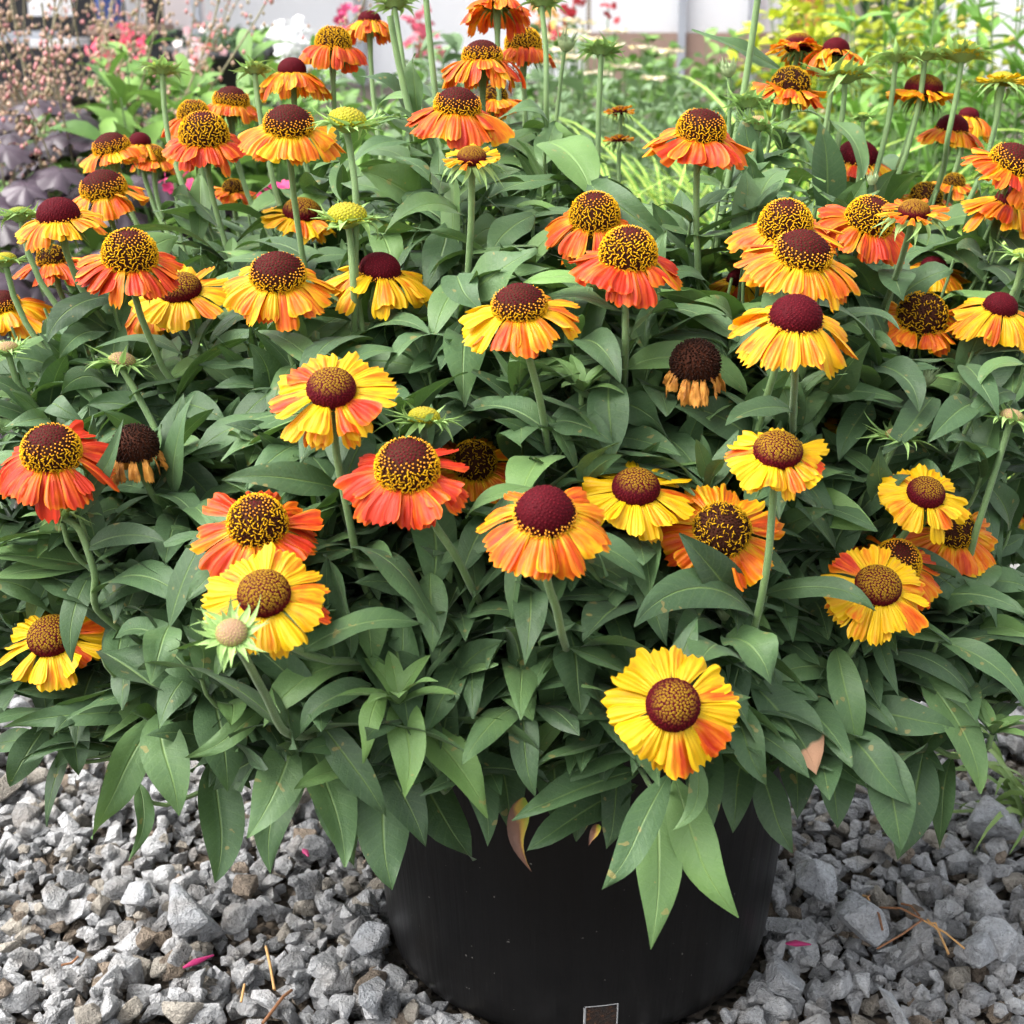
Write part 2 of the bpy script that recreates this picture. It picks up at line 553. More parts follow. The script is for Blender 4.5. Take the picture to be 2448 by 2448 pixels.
for k_, (x, y, z, sz, vi, low) in enumerate(STONES):
    M = rot_rand()
    c = stone_col(sz)
    if k_ >= len(STONES) - 11:
        c = np.array([0.46, 0.47, 0.49]) * rng.uniform(0.85, 1.2)
    if k_ in single:
        o = link('stone', STM[vi], g, (x, y, z))
        o.rotation_euler = M.to_euler(); o.scale = (sz, sz, sz); o.color = (*c, 1)
    else:
        V, F = (STL if low else STV)[vi]
        W = (V * sz) @ np.array(M).T + (x, y, z)
        acc.add(W, F, {'Col': np.tile([*c, 1], (len(V), 1))})
o = link('gravel', acc.data('gravel', [MAT['stones']], smooth=False), g); kind(o, 'stuff')

# ------------------------------------------------------------------ pot
pot = link('plant_pot', None, None, (0, 0, 0))
tag(pot, 'round black plastic nursery pot standing on the grey gravel', 'plant pot')
def lathe(prof, seg=96):
    prof = np.array(prof); n = len(prof)
    a = np.arange(seg) * 2 * math.pi / seg
    V = np.stack([prof[:, 0][:, None] * np.cos(a), prof[:, 0][:, None] * np.sin(a), np.broadcast_to(prof[:, 1][:, None], (n, seg))], -1).reshape(-1, 3)
    i = np.arange(n * seg).reshape(n, seg); j = np.roll(i, -1, 1)
    return V, np.stack([i[:-1], j[:-1], j[1:], i[1:]], -1).reshape(-1, 4)
prof = [(0.001, 0.004), (0.112, 0.004), (0.118, 0.0055), (0.1205, 0.009), (0.1222, 0.016)]
prof += [(pot_r(z), z) for z in np.linspace(0.03, 0.225, 9)]
inner = [(pot_r(z) - 0.003, z) for z in np.linspace(0.25, 0.02, 6)] + [(0.001, 0.02)]
V, F = lathe(prof + [(pot_r(0.226), 0.226), (pot_r(0.25), 0.25)] + inner)
link('pot_wall', mesh_data('pot_wall', V, F, mats=[MAT['pot']]), pot)
V, F = lathe([(pot_r(.225) + .0004, .2235), (pot_r(.225) + .0045, .225), (pot_r(.25) + .0055, .2505), (pot_r(.25) + .004, .2535), (pot_r(.25) - .0035, .2535), (pot_r(.25) - .0042, .249)])
link('rim', mesh_data('rim', V, F, mats=[MAT['pot']]), pot)
V, F = lathe([(0.001, 0.236), (0.06, 0.235), (0.11, 0.232), (pot_r(.23) - .003, 0.228)], 48)
V[:, 2] += rng.normal(0, 0.002, len(V))
link('potting_soil', mesh_data('potting_soil', V, F, mats=[flat('dark_soil', srgb(60, 46, 36), 0.95, 300, 0.5, 0.8)]), pot)
# drain hole low on the front: a worn pale edge round a slot filled with bark
ha = math.atan2(-1, 0) + 0.075
hc = np.array([math.cos(ha), math.sin(ha)])
ht = np.array([-hc[1], hc[0]])
def on_pot(s, z, out=0.0):
    r_ = (pot_r(z) if z > 0.016 else 0.1225) + out
    a_ = ha + s / r_
    return np.array([math.cos(a_) * r_, math.sin(a_) * r_, z])
def strip(s0, z0, s1, z1, w, out=0.0012):
    ps = [on_pot(s0 + (s1 - s0) * t, z0 + (z1 - z0) * t, out * 0.3) for t in np.linspace(0, 1, 7)]
    return tube(ps, w, 6)
edge_m = flat('worn_plastic_edge', srgb(150, 150, 150), 0.6, 300, 0.6, 0.4)
hole = link('drain_hole', None, pot)
V0 = [on_pot(s, z, 0.0004) for z in np.linspace(0.012, 0.0315, 4) for s in np.linspace(-0.0095, 0.0095, 8)]
hm = NT('bark_in_hole'); hn = hm.noise(hm.pos(), 260, 4, 0.7)
hm.set(Base_Color=hm.ramp(hn, [(0.35, (0.012, 0.008, 0.006, 1)), (0.58, srgb(48, 28, 14)), (0.78, srgb(130, 80, 38))]), Roughness=0.9); hm.bump(hn, 1.0, 0.004)
link('hole_bark', mesh_data('hole_bark', V0, grid_faces(4, 8), mats=[hm.m]), hole)
for (a_, b_, c_, d_, w_) in [(-.0095, .012, -.0095, .0315, .0008), (.0095, .012, .0095, .033, .0005), (-.0095, .0315, .0095, .033, .0003)]:
    V, F = strip(a_, b_, c_, d_, w_); link('hole_edge', mesh_data('hole_edge', V, F, mats=[edge_m]), hole)

# ------------------------------------------------------------------ helenium: flower list (1932-view pixels)
# x, y of disc centre, disc width, span of the petals, facing (deg towards camera), lean (deg), stage, redness
FL = [
 (697,38,46,95,5,0,'M',.55),(629,82,66,128,10,5,'F',.78),(551,132,56,132,6,0,'B',.48),(436,190,66,108,8,5,'H',.52),
 (366,218,60,110,8,0,'F',.62),(385,256,90,164,20,0,'F',.80),(545,236,92,184,22,4,'H',.42),(210,278,68,122,12,-12,'H',.48),
 (264,268,44,92,6,0,'B',.50),(290,296,44,84,12,8,'F',.60),(195,355,84,154,18,-8,'H',.45),(110,405,84,170,12,-5,'M',.36),
 (98,488,56,150,12,-5,'O',.62),(245,482,100,200,25,8,'F',.80),(340,545,84,186,36,-6,'Y',.14),(296,566,70,165,30,-8,'M',.42),
 (524,518,102,202,28,3,'H',.36),(717,508,82,192,14,8,'M',.14),(570,400,76,152,16,8,'Y',.20),(4,575,66,165,20,-8,'H',.36),
 (863,200,86,184,15,6,'H',.76),(910,106,74,150,10,0,'H',.58),(987,85,68,112,8,0,'F',.62),(932,182,50,120,8,0,'O',.58),
 (938,2,60,124,-12,0,'M',.60),(1122,408,92,190,28,-4,'F',.68),(1185,480,106,210,30,4,'F',.82),(980,577,102,224,22,-4,'H',.52),
 (1323,247,90,190,22,8,'G',.64),(1508,84,60,108,-4,5,'Y',.42),(1577,94,54,112,2,4,'B',.50),(1492,160,72,138,10,5,'O',.58),
 (1743,166,74,128,4,5,'Y',.36),(1618,296,82,136,16,6,'M',.32),(1797,240,62,120,10,8,'M',.42),(1828,218,40,96,6,8,'M',.40),
 (1912,308,90,176,20,28,'H',.58),(1910,378,66,168,16,14,'M',.42),(1482,425,98,200,26,-6,'F',.52),(1515,478,106,218,25,12,'H',.34),
 (1640,415,90,184,28,18,'F',.70),(1502,597,104,228,24,3,'M',.36),(1740,595,92,158,45,0,'O',.46),(1762,505,54,130,30,4,'M',.26),
 (1888,578,66,168,24,8,'M',.22),(625,733,98,232,44,3,'Y2',.24),(97,852,108,216,36,0,'G',.96),(486,988,110,236,40,4,'O2',.72),
 (498,1120,105,238,50,6,'Y',.18),(768,883,118,238,38,0,'G',.88),(893,872,86,190,45,10,'O',.44),(1028,968,115,250,40,0,'M2',.48),
 (1200,920,95,214,36,2,'Y2',.07),(1362,1000,105,226,62,4,'O',.48),(1468,850,97,194,36,2,'Y',.10),(1747,930,75,166,44,6,'Y2',.06),
 (1800,1000,80,186,50,10,'O',.48),(1692,1062,88,186,50,5,'F',.52),(1657,1105,92,202,46,4,'Y',.10),(97,1200,95,198,44,-6,'Y',.10),
 (1270,1330,108,242,64,2,'Y2',.04),(1395,528,50,124,22,4,'M',.18),(1604,802,50,100,30,4,'Y',.06),(1958,972,60,96,30,4,'Y',.10),
 (1747,372,60,112,20,4,'O',.5),(1800,345,40,90,10,4,'O',.55),(440,356,40,84,14,4,'O',.5),
]
# opening flowers with short, still curled rays: x, y, disc, span, face, lean, redness
OPEN = [(890,296,58,118,34,0,.36),(1725,398,62,138,32,0,.58),(1170,210,30,62,2,0,.5),(1168,264,30,62,4,0,.5),(1890,152,52,96,3,4,.10)]
# withered flowers: x, y, disc, span, face, lean
DEAD = [(1312,685,95,122,28,0),(255,842,88,118,24,-6)]
# green buds with open bracts: x, y, disc, span of bracts, face, lean, look (g green, y yellow rim, p pinkish)
BUD = [(655,230,74,146,20,6,'y'),(655,410,76,134,20,0,'y'),(1595,140,68,152,4,3,'y'),(1690,106,46,106,2,2,'g'),(1745,103,46,92,0,3,'g'),
 (1815,101,66,118,2,3,'y'),(308,130,46,92,-6,4,'g'),(480,130,40,78,-6,-6,'g'),(1135,92,50,90,-6,4,'g'),(800,790,62,156,10,4,'y'),
 (230,683,52,118,14,8,'p'),(437,1195,62,130,52,4,'p'),(1692,825,46,132,16,8,'p'),(1908,788,46,126,16,10,'p'),(14,660,44,96,16,-8,'p'),
 (38,406,50,96,0,-8,'g'),(10,492,44,84,8,-6,'y'),(1432,235,44,118,4,14,'p'),(1412,192,48,104,-5,0,'g'),(745,4,46,92,-10,0,'g'),
 (1022,2,44,86,-8,0,'g'),(1628,221,28,54,2,0,'g'),(1932,482,44,110,18,8,'g'),(118,968,40,96,10,-10,'g')]
# closed buds: x, y, size px, lean
TIGHT = [(1748,706,58,22),(1366,1152,44,-4),(1374,126,46,-8),(752,1312,32,-4),(1070,76,52,14),(1646,336,32,4)]

def axis_of(face, lean):
    f, l = R(face), R(lean)
    a = (UPV * math.cos(l) + RGT * math.sin(l)) * math.cos(f) - FWD * math.sin(f)
    return nrm(a)
def depth_of(span, real):
    d = FPX * real / (span * K)
    if d > 0.97: d = 0.97 + 0.30 * (d - 0.97)
    return min(max(d, 0.60), 1.12)
SPAN = 0.0555
TWEAK = {(498, 1120): -.03, (486, 988): .02, (1747, 930): -.17, (1800, 1000): -.02, (1692, 1062): -.05, (1657, 1105): -.03, (893, 872): -.03, (1362, 1000): .03, (1200, 920): -.01, (863, 200): -.02,
         (1468, 850): -.11, (1604, 802): -.24, (1395, 528): -.14, (1740, 595): -.11, (1888, 578): -.08, (1762, 505): -.08, (1747, 372): -.05}
heads = []   # (kind, pos, axis, scale(span m), disc m, rest)
for f in FL:
    x, y, dw, sp, fa, le, stg, red = f
    fa = fa + (5 if y < 130 else 11 if fa < 30 else 3)
    red = red + (.10 if red > .3 else .03)
    d = depth_of(sp, SPAN if fa > 24 else 0.051)
    d += TWEAK.get((x, y), 0.0)
    heads.append(dict(t='F', p=at(x, y, d), px=(x, y), d=d, a=axis_of(fa, le), span=sp * K * d / FPX, disc=dw * K * d / FPX, stg=stg, red=red, face=fa, spx=sp))
for x, y, dw, sp, fa, le, red in OPEN:
    d = {890: .79, 1725: .80}.get(x, depth_of(sp * (1.55 if sp > 80 else 1.9), SPAN))
    heads.append(dict(t='O', p=at(x, y, d), px=(x, y), d=d, a=axis_of(fa, le), span=sp * K * d / FPX, disc=dw * K * d / FPX, red=red, face=fa, spx=sp, stg='Y'))
for x, y, dw, sp, fa, le in DEAD:
    d = 0.76
    heads.append(dict(t='D', p=at(x, y, d), px=(x, y), d=d, a=axis_of(fa, le), span=sp * K * d / FPX, disc=dw * K * d / FPX, face=fa, spx=sp, stg='D', red=.5))
env_pts = [(h['px'][0], h['px'][1], h['d']) for h in heads] + [(100,1500,.80),(350,1550,.73),(700,1600,.69),(950,1450,.70),(1250,1620,.655),(1600,1550,.71),(1850,1450,.78),(0,1000,.76),(1932,1200,.77),(1000,1250,.68),(1800,650,.83),(1700,750,.78),(1880,700,.80),(1600,660,.76),(1850,850,.77),(1750,450,.86),(1900,450,.86),(150,650,.80),(50,740,.80),(300,700,.76),(850,620,.77),(1100,650,.74),(450,700,.76),(1350,600,.75),(700,1350,.68),(350,1250,.70)]
EP = np.array(env_pts, float)
def env(x, y):
    w = 1.0 / (((EP[:, 0] - x) ** 2 + (EP[:, 1] - y) ** 2) + 90.0 ** 2) ** 1.6
    return float((w * EP[:, 2]).sum() / w.sum())
for b in BUD:
    x, y, dw, sp, fa, le, lk = b
    d = env(x, y) - 0.012
    if (x, y) == (437, 1195): d = 0.60
    if (x, y) in [(655, 410), (655, 230)]: d = 0.80
    heads.append(dict(t='B', p=at(x, y, d), px=(x, y), d=d, a=axis_of(fa, le), span=sp * K * d / FPX, disc=dw * K * d / FPX, look=lk, face=fa, spx=sp))
for x, y, s, le in TIGHT:
    d = env(x, y) + 0.01
    heads.append(dict(t='T', p=at(x, y, d), px=(x, y), d=d, a=axis_of(14, le), span=s * K * d / FPX, disc=s * .6 * K * d / FPX, face=14, spx=s))

plant = link('helenium_plant', None, None, (0, 0, 0.235))
tag(plant, 'bushy helenium with orange and yellow domed daisy flowers growing in black pot', 'flowering plant')
PO = np.array([0, 0, 0.235])

# ---- disc florets (shared meshes per stage)
C_MAR, C_MARL = (0.062, 0.0025, 0.006), (0.110, 0.004, 0.009)
C_BRN, C_DRK = (0.045, 0.013, 0.006), (0.020, 0.008, 0.005)
C_YEL, C_ORG, C_OLV = (0.84, 0.46, 0.012), (0.80, 0.33, 0.03), (0.27, 0.150, 0.008)
def gem(p, n, r, h, c_ring, c_tip, acc):
    t = nrm(np.cross(n, (0.3, 0.5, 0.8))); b = np.cross(n, t)
    ang = np.arange(5) * 2 * math.pi / 5
    ring = p + r * (np.cos(ang)[:, None] * t + np.sin(ang)[:, None] * b)
    mid = p + n * h * 0.75 + 0.55 * r * (np.cos(ang)[:, None] * t + np.sin(ang)[:, None] * b)
    V = np.vstack([ring, mid, p + n * h])
    i = np.arange(5); j = (i + 1) % 5
    F = np.vstack([np.stack([i, j, j + 5], 1), np.stack([i, j + 5, i + 5], 1), np.stack([i + 5, j + 5, np.full(5, 10)], 1)])
    col = np.vstack([np.tile([*c_ring, 1], (5, 1)), np.tile([*np.add(c_ring, c_tip) / 2, 1], (5, 1)), [[*c_tip, 1]]])
    acc.add(V, F, {'Col': col})
def disc_mesh(stage, seed):
    r_ = np.random.default_rng(seed)
    acc = Acc()
    HH = {'Y': .72, 'Y2': .74, 'B': .86, 'M': .80, 'M2': .92, 'H': .84, 'G': .94, 'F': .98, 'O': .90, 'O2': .98, 'D': .95, 'g': .50, 'y': .64, 'p': .62}[stage]
    amax = R(118)
    # solid dome, unit radius; widest ring at z = 0
    na, ns = 12, 24
    a = np.linspace(0, amax, na); s = np.arange(ns) * 2 * math.pi / ns
    V = np.stack([np.sin(a)[:, None] * np.cos(s), np.sin(a)[:, None] * np.sin(s), np.broadcast_to((HH * np.cos(a))[:, None], (na, ns))], -1).reshape(-1, 3) * 0.95
    i = np.arange(na * ns).reshape(na, ns); j = np.roll(i, -1, 1)
    base = {'Y': C_MAR, 'Y2': C_MAR, 'B': C_MAR, 'M': C_MAR, 'M2': C_MAR, 'g': (.20, .24, .05), 'y': (.30, .28, .03), 'p': (.30, .18, .11)}.get(stage, C_BRN)
    acc.add(V, np.stack([i[:-1], i[1:], j[1:], j[:-1]], -1).reshape(-1, 4), {'Col': np.tile([*base, 1], (len(V), 1))})
    N = {'g': 190, 'y': 200, 'p': 190}.get(stage, 520)
    caps = {'Y': 9, 'Y2': .93, 'B': 9, 'M': .80, 'M2': .66, 'H': .50, 'G': .34, 'F': .17, 'O': .0, 'O2': .10, 'D': 9}
    for q in range(N):
        t = (q + .5) / N
        ca = 1 - t * (1 - math.cos(amax)); aa = math.acos(ca); ph = q * 2.39996 + r_.normal(0, .04)
        rad = aa / amax
        p = np.array([math.sin(aa) * math.cos(ph), math.sin(aa) * math.sin(ph), HH * math.cos(aa)])
        n = nrm([p[0], p[1], p[2] / HH ** 2])
        p = p * .95
        sp = 0.062
        if stage in 'gyp':
            k_ = min(1, rad / .62)
            if stage == 'g': c1, c2 = (.16, .22, .03), tuple(np.add(np.array((.42, .30, .10)) * (1 - k_), np.array((.34, .40, .06)) * k_))
            elif stage == 'y': c1, c2 = (.30, .26, .02), tuple(np.add(np.array((.40, .20, .05)) * (1 - k_), np.array((.55, .50, .03)) * k_))
            else: c1, c2 = (.26, .20, .09), tuple(np.add(np.array((.44, .20, .17)) * (1 - k_), np.array((.38, .44, .09)) * k_))
            gem(p, n, .075, .05, c1, c2, acc); continue
        cap = caps[stage]
        if stage == 'D':
            c = np.array(C_DRK) * r_.uniform(.6, 1.6)
            d = nrm(n + r_.normal(0, .35, 3)); gem(p, d, .05, .12, tuple(c * .7), tuple(c * 1.6), acc)
            continue
        if rad < cap:
            if stage in ('Y', 'Y2'):
                lim = .56 if stage == 'Y' else .40
                k_ = np.clip((lim + .13 - rad) / .26, 0, 1)
                c1 = tuple(np.array(C_MAR) * (1 - k_) + np.array(C_OLV) * 1.25 * k_)
                c2 = tuple(np.array(C_MARL) * (1 - k_) + np.array((.10, .05, .006)) * k_)
                gem(p, n, .055, .024, c1, c2, acc)
            else:
                v = r_.uniform(.7, 1.35)
                gem(p, n, .048, .024, tuple(np.array(C_MAR) * v * .9), tuple(np.array(C_MARL) * v), acc)
            continue
        if rad < cap + .17 and stage not in ('O',):
            gem(p, n, .034, .09, C_BRN, C_MAR, acc)
            gem(p + n * .078, n, .033, .045, C_ORG, tuple(np.array(C_ORG) * 1.1), acc)
            continue
        # open floret: forked yellow style over dark tube
        old = stage in ('O',)
        gem(p, n, .045, .07, C_DRK if old else C_BRN, C_BRN, acc)
        if old and r_.random() < .45: continue
        if stage == 'O2' and r_.random() < .18: continue
        t1 = nrm(np.cross(n, r_.normal(size=3)))
        yc = np.array(C_YEL) * (r_.uniform(.45, .8) if old else r_.uniform(.75, 1.1))
        for sg in (1, -1):
            d1 = nrm(t1 * sg + r_.normal(0, .35, 3))
            P_ = np.array([p + n * .06, p + n * .11 + d1 * .02, p + n * .10 + d1 * .055, p + n * .065 + d1 * .08])
            Vt, Ft = tube(P_, [.017, .021, .021, .015], 3)
            acc.add(Vt, Ft, {'Col': np.tile([*yc, 1], (len(Vt), 1))})
    return acc.data('disc', [MAT['disc']])
DISC = {}
def disc_for(stage):
    n = {'Y': 1, 'Y2': 1, 'H': 2, 'F': 2, 'O': 2}.get(stage, 1)
    k_ = (stage, int(rng.integers(n)))
    if k_ not in DISC:
        DISC[k_] = disc_mesh(stage, 100 + len(DISC))
    return DISC[k_]

# ---- ray petal
NR, NC = 10, 11
UU = np.linspace(-1, 1, NC); TT = np.linspace(0, 1, NR)
def petal(phi, Rd, L, W, e0, e1, z0, red, lift=0.0, curl=0.0, twist=0.0, lobes=.12, crumple=0.0):
    """petal in flower space (axis +Z)"""
    tipf = 1 - lobes * (1 - np.abs(np.cos(1.5 * math.pi * UU))) - .05 * UU ** 2 + rng.normal(0, .012, NC)
    T2 = TT[:, None] * (1 + (tipf[None] - 1) * TT[:, None] ** 2)
    wp = W * (.30 + .70 * np.clip(T2 / .72, 0, 1) ** .85) * (1 - .10 * np.clip((T2 - .8) / .2, 0, 1))
    # centre line by integrating the elevation
    ts = np.linspace(0, 1, 25)
    el = e0 + (e1 - e0) * ts ** .8
    rr = np.concatenate([[0], np.cumsum(np.cos(el[:-1]))]) / 24 * L
    zz = np.concatenate([[0], np.cumsum(np.sin(el[:-1]))]) / 24 * L
    r_ = np.interp(T2, ts, rr); z_ = np.interp(T2, ts, zz); e_ = np.interp(T2, ts, el)
    x_ = UU[None] * wp * .5
    off = W * (.055 * np.cos(3 * math.pi * UU)[None] * np.clip(T2 * 1.4, 0, 1) + curl * UU[None] ** 2 * T2 + twist * UU[None] * T2)
    off = off + crumple * W * np.sin(T2 * 9 + rng.uniform(0, 6)) * np.cos(UU[None] * 3 + rng.uniform(0, 6))
    rad = Rd * .86 + r_ - off * np.sin(e_)
    zed = z0 + lift + z_ + off * np.cos(e_)
    c, s = math.cos(phi), math.sin(phi)
    X = rad * c - x_ * s; Y = rad * s + x_ * c
    V = np.stack([X, Y, zed], -1).reshape(-1, 3)
    puv = np.stack([np.broadcast_to(UU[None], T2.shape), T2, np.full(T2.shape, red)], -1).reshape(-1, 3)
    return V, grid_faces(NR, NC), {'puv': puv, 'pseed': np.full(NR * NC, rng.random())}

def bract(phi, r0, L, W, e0, e1, z0, col, curl=0.0, side=0.0):
    n = 8
    ts = np.linspace(0, 1, n)
    el = e0 + (e1 - e0) * ts
    rr = r0 + np.concatenate([[0], np.cumsum(np.cos(el[:-1]))]) / (n - 1) * L
    zz = z0 + np.concatenate([[0], np.cumsum(np.sin(el[:-1]))]) / (n - 1) * L
    w = W * (.55 + .45 * np.sin(np.clip(ts * 1.3, 0, 1) * math.pi)) * (1 - ts ** 3 * .93)
    u = np.array([-1, 0, 1.0])
    x = u[None] * w[:, None] * .5 + (side * ts ** 2 * L)[:, None]
    dz = np.abs(u)[None] * w[:, None] * .25
    rad = rr[:, None] - dz * np.sin(el)[:, None]; zed = zz[:, None] + dz * np.cos(el)[:, None]
    c, s = math.cos(phi), math.sin(phi)
    V = np.stack([rad * c - x * s, rad * s + x * c, zed + 0 * x], -1).reshape(-1, 3)
    cc = np.array(col)[None] * np.where(np.tile(u, n) == 0, .85, 1.1)[:, None]
    return V, grid_faces(n, 3), {'Col': np.hstack([cc, np.ones((n * 3, 1))])}

def flower_matrix(h):
    z = Vector(h['a'])
    q = z.to_track_quat('Z', 'Y').to_matrix()
    return q.to_4x4()

by_size = sorted([h for h in heads if h['t'] == 'F'], key=lambda h: -h['spx'])
for k_, h in enumerate(by_size):
    h['single'] = k_ < 12
BG1, BG2 = (.14, .25, .05), (.29, .46, .14)
for h in heads:
    rot = flower_matrix(h)
    nm = {'F': 'flower_head', 'O': 'opening_flower', 'D': 'withered_flower', 'B': 'flower_bud', 'T': 'closed_bud'}[h['t']]
    e = link(nm, None, plant, h['p'] - PO)
    e.rotation_euler = rot.to_euler()
    if h['t'] == 'D':
        e['label'] = 'withered brown flower with hanging dry petals'
    Rd = h['disc'] / 2
    h['z_back'] = -0.45 * Rd
    if h['t'] != 'T':
        stg = h['stg'] if h['t'] in 'FD' else ('y' if h['t'] == 'O' else h['look'])
        if h['t'] == 'O' and h['red'] > .3: stg = 'Y'
        dsc = link('disc', disc_for(stg), e)
        dsc.scale = (Rd, Rd, Rd); dsc.rotation_euler = (0, 0, rng.uniform(0, 6.28))
    if h['t'] == 'F':
        young = h['stg'] in ('Y', 'Y2')
        sideon = h['face'] < 20
        n = int(rng.integers(17, 23))
        reach = h['span'] / 2 - Rd * .86
        pets = []
        for k_ in range(n):
            phi = 2 * math.pi * (k_ + rng.normal(0, .24)) / n
            if young: e0, e1 = R(rng.normal(-5, 9)), R(rng.normal(-28, 13))
            elif h['stg'] in ('O', 'O2') : e0, e1 = R(rng.normal(-10, 9)), R(rng.normal(-34, 15))
            elif sideon: e0, e1 = R(rng.normal(-14, 9)), R(rng.normal(-70, 15))
            else: e0, e1 = R(rng.normal(-12, 9)), R(rng.normal(-50, 14))
            mean = abs(e0 * .45 + e1 * .55)
            L = reach / math.cos(min(mean, R(50))) * rng.normal(1.08 if sideon else 1.03, .09)
            W = 2 * math.pi * (h['span'] / 2) / n * rng.uniform(.95, 1.6)
            red = h['red'] + rng.normal(0, .13)
            if h['red'] < .45 and rng.random() < .14: red += .5
            if h['stg'] == 'H' and abs(h['px'][0] - 980) < 3 and math.cos(phi - R(180)) > .55: red = 0.0
            pets.append(petal(phi, Rd, L, W, e0, e1, -.18 * Rd, red, lift=(k_ % 2) * .0006, curl=rng.normal(-.14, .18), twist=rng.normal(0, .22), lobes=rng.uniform(.06, .14), crumple=.022))
        for k_ in range(int(rng.integers(3, 7))):      # second, lower row showing in the gaps
            phi = rng.uniform(0, 6.28)
            e0, e1 = R(rng.normal(-20, 6)), R(rng.normal(-50, 10))
            pets.append(petal(phi, Rd, reach * 1.12, reach * .5, e0, e1, -.3 * Rd, h['red'] + rng.normal(.08, .12), curl=rng.normal(.1, .1), crumple=.02))
        if h['single']:
            for V, F, A in pets:
                link('petal', mesh_data('petal', V, F, A, mats=[MAT['petal']]), e)
        else:
            acc = Acc()
            for p in pets: acc.add(*p)
            kind(link('petals', acc.data('petals', [MAT['petal']]), e), 'stuff')
        acc = Acc()
        for k_ in range(14):
            phi = 2 * math.pi * (k_ + rng.normal(0, .2)) / 14
            acc.add(*bract(phi, Rd * .35, Rd * rng.uniform(1.0, 1.5), Rd * .24, R(-25), R(-85), -.5 * Rd, np.array(BG1) * rng.uniform(.6, 1.0), side=rng.normal(0, .15)))
        kind(link('bracts', acc.data('bracts', [MAT['bract']]), e), 'stuff')
    elif h['t'] == 'O':
        n = 20
        acc = Acc()
        for k_ in range(n):
            phi = 2 * math.pi * (k_ + rng.normal(0, .12)) / n
            L = (h['span'] / 2 - Rd * .86) * rng.uniform(.72, 1.05)
            V, F, A = petal(phi, Rd * 1.08, L, 2 * math.pi * Rd * 1.55 / n * rng.uniform(.9, 1.2), R(rng.normal(18, 8)), R(rng.normal(-6, 12)), -.12 * Rd, h['red'] + rng.normal(0, .12), lift=(k_ % 2) * .001, curl=-.38, lobes=.12)
            acc.add(V, F, A)
        kind(link('petals', acc.data('petals', [MAT['petal']]), e), 'stuff')
        acc = Acc()
        for k_ in range(18):
            phi = 2 * math.pi * (k_ + rng.normal(0, .2)) / 18
            acc.add(*bract(phi, Rd * .9, Rd * rng.uniform(1.3, 2.0), Rd * .34, R(rng.normal(-15, 10)), R(rng.normal(-70, 30)), -.4 * Rd, np.array(BG2) * rng.uniform(.7, 1.05), side=rng.normal(0, .25)))
        kind(link('bracts', acc.data('bracts', [MAT['bract']]), e), 'stuff')
    elif h['t'] == 'D':
        acc = Acc()
        for k_ in range(22):
            phi = 2 * math.pi * (k_ + rng.normal(0, .25)) / 22
            acc.add(*petal(phi, Rd * .95, Rd * rng.uniform(.8, 1.25), Rd * rng.uniform(.3, .5), R(-40), R(rng.normal(-88, 10)), -.3 * Rd, .5, curl=rng.normal(-.3, .3), twist=rng.normal(0, .4), crumple=.12))
        kind(link('dry_petals', acc.data('dry_petals', [MAT['withered']]), e), 'stuff')
    elif h['t'] == 'B':
        n = 30
        acc = Acc()
        dsc.location.z = .10 * Rd
        low = h['look'] == 'p'
        for k_ in range(n):
            phi = 2 * math.pi * (k_ + rng.normal(0, .2)) / n
            L = (h['span'] / 2 - Rd * .6) * rng.uniform(.85, 1.25)
            if h['face'] > 40: e0, e1 = R(rng.normal(12, 10)), R(rng.normal(-10, 25))
            else: e0, e1 = R(rng.normal(5, 12)), R(rng.normal(30 if rng.random() < .5 else -25, 25))
            acc.add(*bract(phi, Rd * .72, L * (1.1 if k_ % 3 else .7), max(Rd * .46, h['span'] * .085), e0 + R(14) * (k_ % 2), e1 + R(rng.normal(0, 30)), -.12 * Rd - .14 * Rd * (k_ % 2), np.array(BG2) * rng.uniform(.8, 1.3), side=rng.normal(0, .45)))
        V, F = tube([(0, 0, -.14 * Rd), (0, 0, -.32 * Rd), (0, 0, -.55 * Rd)], [Rd * .9, Rd * .6, .0026], 14)
        acc.add(V, F, {'Col': np.tile([*(np.array(BG2) * .8), 1], (len(V), 1))})
        kind(link('bracts', acc.data('bracts', [MAT['bract']]), e), 'stuff')
        if h['look'] == 'y':
            acc = Acc()
            for k_ in range(18):
                phi = 2 * math.pi * (k_ + rng.normal(0, .1)) / 18
                acc.add(*bract(phi, Rd * .9, Rd * .42, Rd * .27, R(25), R(-5), -.15 * Rd, (.62, .55, .03)))
            kind(link('young_petals', acc.data('young_petals', [MAT['bract']]), e), 'stuff')
    else:
        acc = Acc(); s = h['span']
        V, F = tube([(0, 0, -.4 * s), (0, 0, -.28 * s), (0, 0, -.1 * s), (0, 0, .05 * s), (0, 0, .14 * s)], [.002, .24 * s, .33 * s, .28 * s, .05 * s], 14)
        acc.add(V, F, {'Col': np.tile([.33, .42, .20, 1], (len(V), 1))})
        for k_ in range(16):
            phi = 2 * math.pi * (k_ + rng.normal(0, .2)) / 16
            acc.add(*bract(phi, .26 * s, .62 * s * rng.uniform(.8, 1.15), .12 * s, R(rng.normal(68, 6)), R(rng.normal(92, 14)), -.24 * s, np.array((.34, .44, .22)) * rng.uniform(.75, 1.2), side=rng.normal(0, .12)))
        kind(link('bracts', acc.data('bracts', [MAT['bract']]), e), 'stuff')
        h['z_back'] = -.38 * s

